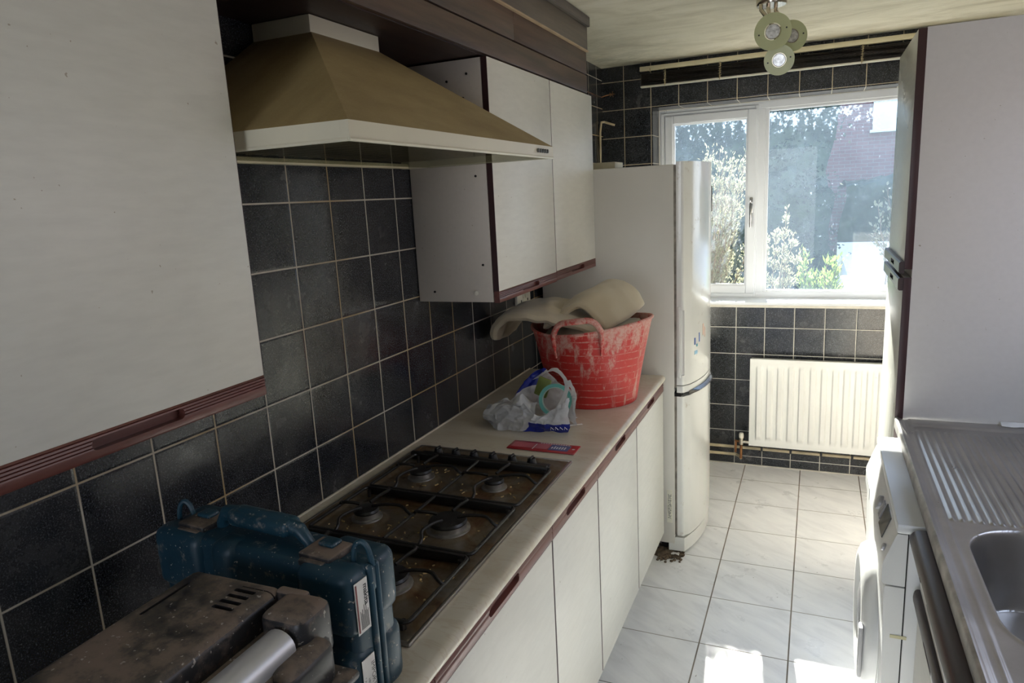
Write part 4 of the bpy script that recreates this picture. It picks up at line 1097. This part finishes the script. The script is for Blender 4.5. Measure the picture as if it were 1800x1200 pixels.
pr = [(SX0+.001, SZ+.0045), (SX0-.004, SZ+.001), (SX0-.006, SZ-.004), (SX0-.006, .838), (SX0+.004, .836), (SX0+.004, SZ-.002)]
mb.prism(pr, 'y', SY0, SY1); obj('front_lip', mb, simple('dulled grey steel edge', (.44, .43, .41), .5, .7, .3, 25), sk)
mb = MB().box(1.80, 1.8, 1.39, 1.39, .70, .70) if False else MB()
mb.lathe([(.034, 0), (.034, .003), (.024, .002), (.0, .001)], (1.66, 1.39, SZ-.170), seg=24); obj('waste', mb, CHROME, sk)
mb = MB(); mb.box(SX0+.016, SX0+.04, SY0, 1.634, .8355, .846); obj('support_board', mb, simple('chipboard edge', (.30, .27, .22), .9), sk)
mb = MB()
def caulk(u, v): 
    x = 1.66+.29*u; p = Vector((x, 2.346-.020*v-.006*noise.noise(Vector((x*30, 0, 0)))*v, SZ+.002+.008*(1-v)+.002*noise.noise(Vector((x*60, v*3, 0))))); return tuple(p)
mb.grid(caulk, 40, 5); tag(obj('sealant_smear', mb, simple('white silicone smear', (.74, .73, .72), .4)), 'ragged white sealant smear where drainer meets the tall panel', 'sealant')
# cream painted upstand strip
# drawer unit
du = thing('drawer_cabinet', 'cream drawer cabinet with dark wooden rails under the sink', 'cabinet', (1.68, 1.30, 0))
DX = 1.383; DY0, DY1 = .95, 1.632
mb = MB(); mb.box(DX+.02, 1.96, DY0, DY1, .10, .690); obj('carcass', mb, SIDE, du)
obj('plinth', MB().box(DX+.06, DX+.075, DY0, DY1, 0, .10), SIDE, du)
def drawer(z0, z1, ra, rb, xo):
    d = obj('drawer', MB().box(DX, DX+.018, DY0+.002, DY1-.002, z0, z1, .001), LAM, du)
    pr = []
    c = (ra+rb)/2; h_ = (rb-ra)/2
    for k in range(9): a = pi/2+pi*k/8; pr.append((DX-.004+math.cos(a)*(xo), c+math.sin(a)*h_))
    pr = [(DX+.017, rb)]+pr+[(DX+.017, ra)]
    mb = MB(); mb.prism(pr, 'y', DY0+.002, DY1-.002); r = obj('rail', mb, RAILD, d)
    cut(r, MB().box(DX-.05, DX-.004-xo*.45, 1.36, 1.46, c-.014, c+.002, .002)); return d
drawer(.696, .788, .789, .834, .023); drawer(.11, .651, .652, .692, .008)

wm = thing('washing_machine', 'white front loading washing machine under the drainer', 'washing machine', (1.64, 1.945, 0))
MY0, MY1 = 1.646, 2.246
mb = MB().box(1.3585, 1.950, MY0, MY1, .015, .8115, .003); body = obj('body', mb, APPL, wm)
mb = MB(); mb.box(1.334, 1.95, MY0-.001, MY1+.001, .812, .8355, .004); obj('lid', mb, simple('grey white worktop lid', (.60, .62, .63), .28, 0, .05, 4), wm)
# control panel leaning out towards the bottom
mb = MB(); pr = [(1.356, .811), (1.336, .811), (1.333, .806), (1.312, .745), (1.309, .735), (1.309, .690), (1.314, .684), (1.356, .684)]
mb.prism(pr, 'y', MY0, MY1); cp = obj('control_panel', mb, APPL, wm); obj('seam', MB().box(1.3562, 1.3583, MY0+.002, MY1-.002, .03, .81), DARKGAP, wm)
mb = MB(); pr = [(1.356, .680), (1.318, .680), (1.314, .675), (1.324, .30), (1.328, .08), (1.356, .08)]; mb.prism(pr, 'y', MY0, MY1); obj('front_panel', mb, APPL, wm)
mb = MB(); pr = [(1.356, .076), (1.333, .076), (1.337, .02), (1.356, .02)]; mb.prism(pr, 'y', MY0, MY1); obj('kick_panel', mb, APPL, wm)
def pan(u, v, off=0): # point on slanted control face: u along y, v 0 bottom..1 top
    return Vector((1.312+.021*v-off, MY0+.6*u, .745+.061*v))
def patch(u0, u1, v0, v1, off0, off1):
    mb = MB(); A = [pan(u0, v0), pan(u1, v0), pan(u1, v1), pan(u0, v1)]; n = Vector((-.95, 0, .33))
    vs = [mb.b.verts.new(p+n*off0) for p in A]+[mb.b.verts.new(p+n*off1) for p in A]
    for q in ((0, 1, 2, 3), (7, 6, 5, 4), (0, 4, 5, 1), (1, 5, 6, 2), (2, 6, 7, 3), (3, 7, 4, 0)): mb.b.faces.new([vs[i] for i in q])
    return mb
obj('display', patch(.16, .30, .10, .95, -.001, .002), simple('dark display', (.05, .055, .06), .15), cp)
mb = MB(); c = pan(.07, .15); n = Vector((-.95, 0, .33)); mb.cyl(c-n*.001, c+n*.006, .009, seg=20, bev=.002); obj('push_button', mb, simple('silver button', (.4, .4, .42), .3, .6), cp)
mb = MB(); c = pan(.42, .45); mb.cyl(c-n*.001, c+n*.009, .020, .018, seg=28, bev=.002); obj('program_knob', mb, simple('grey dial', (.35, .35, .37), .3, .3), cp)
for k in range(3): obj('push_button', patch(.31+.022*k, .325+.022*k, .2, .8, -.001, .0035), simple('silver button', (.4, .4, .42), .3, .6), cp)
mb = MB(); mb.prism([(1.3105, .70), (1.308, .70), (1.308, .735), (1.3105, .735)], 'y', 2.08, 2.225); obj('detergent_drawer', mb, APPL, cp)
# door: dished ring and dome
dc = (1.322, 1.925, .440)
mb = MB().lathe([(.192, 0), (.190, -.018), (.180, -.032), (.160, -.040), (.140, -.040), (.125, -.030), (.118, -.020), (.06, -.016), (0, -.014)], dc, 'x', 64)
dd = obj('door', mb, APPL, wm)
mb = MB().lathe([(.118, -.021), (.10, -.030), (.05, -.038), (0, -.040)], dc, 'x', 48); obj('door_glass', mb, simple('smoked door glass', (.10, .10, .11), .08), dd)
mb = MB().box(1.276, 1.286, 1.745, 1.775, .36, .50, .004); obj('door_handle', mb, simple('grey handle plastic', (.42, .42, .43), .35), dd)
mb = MB(); mb.lathe([(.206, .006), (.204, -.002), (.197, -.003)], dc, 'x', 64); obj('door_surround', mb, APPL, wm)
mb = MB().box(1.333, 1.366, MY0-.0016, MY0-.0004, .552, .560); mb.box(1.3325, 1.3335, MY0-.0016, MY0+.01, .552, .560); obj('tape_strip', mb, TAPEY, wm, label='strip of old yellow tape')
for yy in (MY0+.06, MY1-.06):
    for xx in (1.40, 1.9): obj('foot', MB().cyl((xx, yy, 0), (xx, yy, .02), .018, seg=14), PLBLK, wm)

# ------------------------------------------------------------------ radiator under the window
rd = thing('radiator', 'cream white ribbed panel radiator under the window', 'radiator', (1.23, 3.96, .15))
RX0, RX1, RZ0, RZ1, RY = .834, 1.70, .158, .660, 3.925
nfl = 15; pit = (RX1-RX0-.05)/nfl
def rf(u, v):
    x = RX0+(RX1-RX0)*u; z_ = RZ0+(RZ1-RZ0)*v; q = (x-RX0-.025)/pit
    d = 0
    if 0 < q < nfl:
        w = sm(.035, .06, z_-RZ0)*sm(.035, .06, RZ1-z_); fq = q % 1
        d = .011*w*sm(.12, .26, fq)*sm(.80, .62, fq)
    e = min(x-RX0, RX1-x, z_-RZ0, RZ1-z_); d -= .004*(1-sm(0, .006, e))
    return (x, RY-d, z_)
mb = MB().grid(rf, 260, 50); mb.box(RX0, RX1, RY+.001, RY+.012, RZ0, RZ1); pnl = obj('front_panel', mb, RADM, rd)
mb = MB().box(RX0+.008, RX1, RY+.036, RY+.050, RZ0+.003, RZ1-.004, .003); obj('back_panel', mb, RADM, rd)
mb = MB(); mb.box(RX0+.004, RX1, RY+.006, RY+.046, RZ1-.012, RZ1-.002, .002); obj('top_grille', mb, simple('grey white grille', (.58, .58, .54), .5), rd)
mb = MB(); mb.box(RX0+.1, RX0+.13, RY+.05, FY-.001, RZ0+.03, RZ1-.05); mb.box(RX1-.13, RX1-.1, RY+.05, FY-.001, RZ0+.03, RZ1-.05); obj('bracket', mb, RADM, rd)
vx = .792
mb = MB(); mb.tube([(RX0+.002, 3.945, .170), (vx, 3.945, .170)], .010, 12); mb.cyl((vx, 3.945, .155), (vx, 3.945, .190), .013, seg=16); va = obj('valve', mb, CHROME, rd)
mb = MB().lathe([(.008, 0), (.013, .006), (.014, .022), (.011, .034), (0, .036)], (vx, 3.945, .188), seg=18); obj('valve_cap', mb, WHITEPL, va)
mb = MB(); mb.tube([(vx, 3.945, .158), (vx, 3.945, .07)], .0075, 10); mb.tube([(vx-.035, 3.955, .17), (vx-.01, 3.945, .17)], .006, 8); mb.tube([(vx-.03, 3.955, .165), (vx-.032, 3.96, .10)], .0065, 8); obj('pipe_tail', mb, BRASS, rd)
mb = MB(); mb.tube([(.45, 3.995, .118), (.80, 3.995, .118), (1.1, 3.995, .116), (1.7, 3.995, .116)], .0085, 10)
tag(obj('heating_pipe', mb, PIPEP), 'upper cream painted pipe along the foot of the window wall', 'pipe')
mb = MB(); mb.tube([(.45, 3.985, .076), (.76, 3.985, .076), (.785, 3.965, .072), (.792, 3.95, .068)], .0085, 10)
tag(obj('heating_pipe', mb, PIPEP), 'lower short cream pipe running to the radiator valve', 'pipe')
mb = MB()
for x in (.9, 1.053, 1.21, 1.365, 1.52): mb.box(x-.006, x+.006, 3.985, FY-.001, .106, .130, .002)
obj('pipe_clip', mb, PLBLK, bpy.data.objects['heating_pipe'])

# ------------------------------------------------------------------ raised venetian blind
bl = thing('venetian_blind', 'raised venetian blind with cream headrail above the window', 'blind', (.9, 3.99, 2.15))
X0, X1 = .232, 1.90
mb = MB(); mb.box(X0, X1, 3.965, 3.995, 2.232, 2.256, .002); obj('headrail', mb, CREAM, bl)
mb = MB()
for k in range(14):
    zz = 2.160+k*.0045
    def F(u, v, zz=zz, k=k):
        x = X0+.006+(X1-X0-.012)*u; sag = .0015*math.sin(u*9+k)
        return (x, 3.962+.026*v+.0008*math.sin(k*2.1), zz+sag+.003*math.sin(pi*v))
    mb.grid(F, 24, 3)
    def F2(u, v, zz=zz, k=k): p = F(1-u, v); return (p[0], p[1], p[2]-.0008)
    mb.grid(F2, 24, 3)
obj('slat_stack', mb, SLATM, bl, recalc=False)
mb = MB(); mb.box(X0+.004, X1-.004, 3.963, 3.989, 2.147, 2.156, .002); obj('bottom_rail', mb, SLATW, bl)
for x in (.37, .655, 1.32, 1.75):
    mb = MB()
    mb.tube([(x, 3.961, 2.232), (x, 3.960, 2.225)], .0016, 6)
    for k in range(7):
        zz = 2.222-k*.011; a = k*2.4; mb.tube([(x-.006, 3.958, zz), (x+.006*math.cos(a), 3.954, zz-.004), (x+.007, 3.958, zz+.002)], .0018, 5)
    mb.tube([(x+.002, 3.960, 2.228), (x-.001, 3.958, 2.145)], .0022, 6)
    obj('ladder_cord', mb, CORD, bl)
mb = MB(); mb.tube([(.29, 3.963, 2.243), (.29, 3.958, 2.225)], .003, 6); obj('cord_guide', mb, CORD, bl)

# ------------------------------------------------------------------ ceiling spotlight
sl = thing('ceiling_spotlight', 'tarnished chrome ceiling light with three frosted glass ring spots', 'light', (.960, 3.02, CZ))
mb = MB().lathe([(.056, 0), (.056, -.018), (.053, -.024), (.0, -.024)], (.960, 3.02, CZ-.0005), seg=40); obj('ceiling_plate', mb, CHROME, sl)
def spot(c, nrm, R1, start):
    c = Vector(c); n = Vector(nrm).normalized(); Mx = Matrix.Translation(c) @ n.to_track_quat('Z', 'Y').to_matrix().to_4x4()
    mb = MB(); mb.tube([start, Vector(start)+Vector((0, 0, -.02)), c-n*.028+Vector((0, 0, .02)), c-n*.03], [.0075]*4, 10)
    hd_ = MB().lathe([(.006, -.045), (.012, -.042), (.020, -.028), (.0275, -.002), (.027, .002), (.024, .002), (.018, -.02), (0, -.025)], (0, 0, 0), seg=28).xf(Mx)
    arm = obj('arm', mb, CHROME, sl)
    hp_ = obj('lamp_holder', hd_, CHROME, arm)
    m = ringmesh(R1*.46, R1, -.0025, .0025).xf(Mx); g = obj('glass_ring', m, GLASSG, arm)
    m = MB().lathe([(R1*.40, .002), (R1*.30, -.008), (R1*.15, -.016), (0, -.018)], (0, 0, 0), seg=24).xf(Mx); obj('bulb', m, BULB, arm)
    m = MB()
    for a in (.15, pi+.15): m.cyl((R1*.74*math.cos(a), R1*.74*math.sin(a), .0), (R1*.74*math.cos(a), R1*.74*math.sin(a), .0045), .003, seg=10)
    m.xf(Mx); obj('fixing_screw', m, PLBLK, arm)
spot((.972, 2.93, 2.148), (-.05, -1, -.02), .0660, (.925, 2.985, CZ-.022))
spot((1.036, 2.985, 2.134), (.35, -1, .0), .0565, (.975, 3.03, CZ-.022))
spot((.995, 2.96, 2.050), (-.02, -1, -.15), .0545, (.950, 3.00, CZ-.022))

# ------------------------------------------------------------------ rubble at the fridge foot
mb = MB()
for k in range(150):
    x = random.gauss(.585, .035); y = random.gauss(2.87, .035); r = random.uniform(.002, .009)*(1 if random.random() < .9 else 1.6)
    if x < .507: continue
    mb.sph((x, y, r*.5), r, (1, random.uniform(.6, 1.3), .6), 6)
def heap(u, v):
    a = 2*pi*u; r = .075*v; x = .575+r*math.cos(a)*1.1; y = 2.872+r*math.sin(a)*.6
    return (max(x, .505), y, .001+.016*(1-v)**1.3*(1+.6*noise.noise(Vector((x*60, y*60, 0)))))
mb.grid(heap, 30, 10, close_u=True)
tag(obj('rubble', mb, MUD), 'small heap of dirt and rubble on the floor by the fridge foot', 'dirt', kind='stuff')
mb = MB(); mb.grid(lambda u, v: (.60+.035*u, 2.852+.02*v, .008+.012*abs(noise.noise(Vector((u*5, v*5, 2))))), 8, 6); tag(obj('torn_paper', mb, LABEL), 'torn white scrap of paper in the rubble beside the fridge', 'scrap')

# ------------------------------------------------------------------ garden seen through the window
struct('light_block_wall', MB().box(3.4, 3.6, -3, 4.0, -.1, 2.2), brick_mat()) if True else None  # unseen wall added outside the side window to cut its sky light
GRASS = leaf_mat('grass', (.10, .16, .04), .2)
struct('ground', MB().box(-12, 14, 4.32, 40, -.3, -.1), GRASS)
struct('light_block_wall', MB().box(-6, 0, 4.2, 4.28, -.1, 5), brick_mat()) if False else None
def leaves(mb, pts, n, size, spread, up=.3, aspect=.3):
    for k in range(n):
        p, d = random.choice(pts); p = Vector(p)+Vector((random.gauss(0, spread), random.gauss(0, spread), random.gauss(0, spread)))
        dv = (Vector(d)+Vector((random.uniform(-1, 1), random.uniform(-1, 1), random.uniform(-.6, 1)))*.7).normalized(); L = size*random.uniform(.6, 1.3)
        sd_ = dv.cross(Vector((random.uniform(-1, 1), random.uniform(-1, 1), random.uniform(-1, 1)))).normalized()*L*aspect
        a = mb.b.verts.new(p); b_ = mb.b.verts.new(p+dv*L*.5+sd_); c = mb.b.verts.new(p+dv*L); d_ = mb.b.verts.new(p+dv*L*.5-sd_)
        mb.b.faces.new((a, b_, c, d_))
def plant(name, label, cat, base, branches, n, size, spread, lm, aspect=.28):
    t = thing(name, label, cat, base)
    mb = MB(); pts = []
    for (ang, lean, L) in branches:
        p = Vector(base); d = Vector((math.cos(ang)*lean, math.sin(ang)*lean, 1)).normalized(); seq = [p.copy()]
        for k in range(9):
            d = (d+Vector((random.uniform(-.12, .12), random.uniform(-.12, .12), -.015))).normalized(); p = p+d*L/9; seq.append(p.copy())
            if k > 1:
                pts.append((p.copy(), d.copy()))
                for q in range(3):   # twigs
                    dd_ = (d+Vector((random.uniform(-1, 1), random.uniform(-1, 1), random.uniform(0, .8)))*.8).normalized(); pp = p.copy()
                    for w in range(5): pp = pp+dd_*L*.045; pts.append((pp.copy(), dd_.copy()))
                    mb.tube([p, pp], .0025, 4)
        mb.tube(seq, [.012*(1-.08*i) for i in range(len(seq))], 6)
    obj('stem', mb, simple('twig bark', (.20, .14, .09), .9), t)
    mb = MB(); leaves(mb, pts, n, size, spread, aspect=aspect); obj('foliage', mb, lm, t, smooth=False, recalc=False)
    return t
SILV = leaf_mat('pale silvery foliage', (.26, .26, .16), .45)
LIME = leaf_mat('bright green foliage', (.17, .25, .06), .5)
HEDG = leaf_mat('dark hedge foliage', (.022, .042, .022), .06)
def bush(name, label, base, tips, n, size, spread, lm, aspect, tw=3, tl=.09, curl=.35):
    t = thing(name, label, 'bush', base); mb = MB(); pts = []
    for tip in tips:
        p0 = Vector(base)+Vector((random.uniform(-.06, .06), random.uniform(-.06, .06), 0)); p3 = Vector(tip); seq = []
        mid = Vector((p0.x+(p3.x-p0.x)*curl, p0.y+(p3.y-p0.y)*curl, p0.z+(p3.z-p0.z)*.62))
        for k in range(13):
            q = k/12; seq.append(p0*(1-q)**2+mid*2*q*(1-q)+p3*q*q+Vector((random.gauss(0, .006),)*3))
        mb.tube(seq, [.008*(1-.07*i) for i in range(13)], 5)
        for k in range(4, 13):
            d = (seq[k]-seq[k-1]).normalized(); pts.append((seq[k], d)); pts.append((seq[k]*.5+seq[k-1]*.5, d))
            if k < 12:
                for q in range(tw):
                    dd_ = (d+Vector((random.uniform(-1, 1), random.uniform(-1, 1), random.uniform(-.2, .5)))*.7).normalized(); pp = seq[k].copy(); s0 = pp.copy()
                    for w in range(3): pp = pp+dd_*tl*(1.1-k/14)*.7; pts.append((pp.copy(), dd_.copy()))
                    mb.tube([s0, pp], .0018, 4)
    obj('stem', mb, simple('twig bark', (.20, .14, .09), .9), t)
    mb = MB(); leaves(mb, pts, n, size, spread, aspect=aspect); obj('foliage', mb, lm, t, smooth=False, recalc=False); return t
tips = [(random.uniform(-.15, .56), 4.95+random.uniform(-.12, .25), random.uniform(1.45, 1.86)-.0) for k in range(34)]+[(random.uniform(.1, .8), 4.9+random.uniform(-.1, .2), random.uniform(.8, 1.4)) for k in range(30)]
tips += [(random.uniform(.5, .78), random.uniform(4.88, 5.1), random.uniform(1.35, 1.84)) for k in range(14)]
tips += [(.70, 4.95, 1.82), (.50, 4.9, 1.85), (.47, 4.9, 1.84)]
bush('silvery_bush', 'tall pale silvery bush just outside the opening window', (.36, 5.0, -.1), tips, 34000, .023, .015, SILV, .17)
tips = [(.97, 5.0, 1.44), (.90, 5.02, 1.30), (1.01, 5.0, 1.26), (1.04, 5.0, 1.14), (.86, 5.0, 1.22), (.95, 5.05, 1.06), (1.0, 5.0, .98), (.82, 5.0, 1.28), (.9, 5.05, .95), (.98, 5.1, .85)]
bush('silvery_bush', 'lower silvery bush with feathery sprays just right of the window mullion', (.80, 5.02, -.1), tips, 6500, .023, .010, SILV, .17, tw=3, tl=.06)
tips = [(1.17+.13*math.cos(a), 5.42+.12*math.sin(a), random.uniform(.85, 1.16)) for a in [k*.42 for k in range(15)]]
bush('green_shrub', 'bright green leafy shrub at the bottom of the large window pane', (1.17, 5.42, -.1), tips, 1500, .052, .014, LIME, .17, tw=2, tl=.06)
tips = [(1.72, 8.3, 1.35), (1.80, 8.3, 1.5), (1.86, 8.4, 1.2), (1.95, 8.3, 1.42), (1.68, 8.3, 1.1), (2.0, 8.3, 1.1)]
bush('flowering_shrub', 'sparse pale shrub standing on the patio by the right edge of the window', (1.88, 8.35, .5), tips, 260, .05, .02, SILV, .25, tw=1)
tag(obj('garden_pot', MB().lathe([(.05, 0), (.062, .14), (.070, .145), (.070, .165), (.06, .165)], (1.40, 6.0, .70), seg=20), simple('white pot', (.8, .8, .78), .5)), 'small white plant pot standing outside the window', 'pot')
mb = MB().box(1.32, 1.48, 5.9, 6.1, -.1, .70, .01); tag(obj('garden_plinth', mb, simple('weathered stone block', (.3, .28, .25), .9)), 'stone block in the garden under the white pot', 'block')
# raised pale paving in full sun
mb = MB().box(1.50, 9, 8.0, 14.2, -.1, .50); tag(obj('raised_patio', mb, simple('pale concrete paving', (.72, .70, .66), .8)), 'pale raised concrete patio in full sun outside', 'patio')
mb = MB().box(.6, 9, 17.0, 17.4, -.1, 7.0); tag(obj('brick_building', mb, brick_mat()), 'red brick wall of the house behind the garden', 'building')
wb = thing('house_window', 'small white framed window high on the brick wall behind the garden', 'window', (2.35, 16.99, 2.7))
obj('frame', MB().box(2.15, 2.9, 16.94, 16.999, 2.62, 3.4, .01), UPVC, wb)
obj('sill', MB().box(2.1, 2.95, 16.88, 16.999, 2.56, 2.62, .01), UPVC, wb)
mb = MB()
def hedge(mb, x0, x1, y0, y1, h_):
    def F(u, v):
        x = x0+(x1-x0)*u; t_ = v
        if t_ < .7: y = y0; z_ = -.1+h_*t_/.7
        else: y = y0+(y1-y0)*(t_-.7)/.3; z_ = -.1+h_
        p = Vector((x, y, z_)); w = noise.noise(p*1.3)*.5+noise.noise(p*4)*.2
        return (x+w*.3, y-w, z_+w*.6)
    mb.grid(F, 80, 50)
hedge(mb, -9, 1.35, 11.5, 14, 3.6)
hg = tag(obj('garden_hedge', mb, HEDG), 'tall dark hedge across the left of the garden', 'hedge')
mb = MB(); pts = []
for k in range(2500):
    v = random.choice(hg.data.vertices); pts.append((v.co.copy(), Vector((0, -1, .3))))
leaves(mb, pts, 22000, .07, .10, aspect=.4); fo = obj('foliage', mb, HEDG, hg, smooth=False, recalc=False)
mb = MB(); hedge(mb, 1.6, 9, 15.8, 16.6, 1.7); tag(obj('garden_hedge', mb, HEDG), 'low dark hedge in front of the brick wall behind the patio', 'hedge')
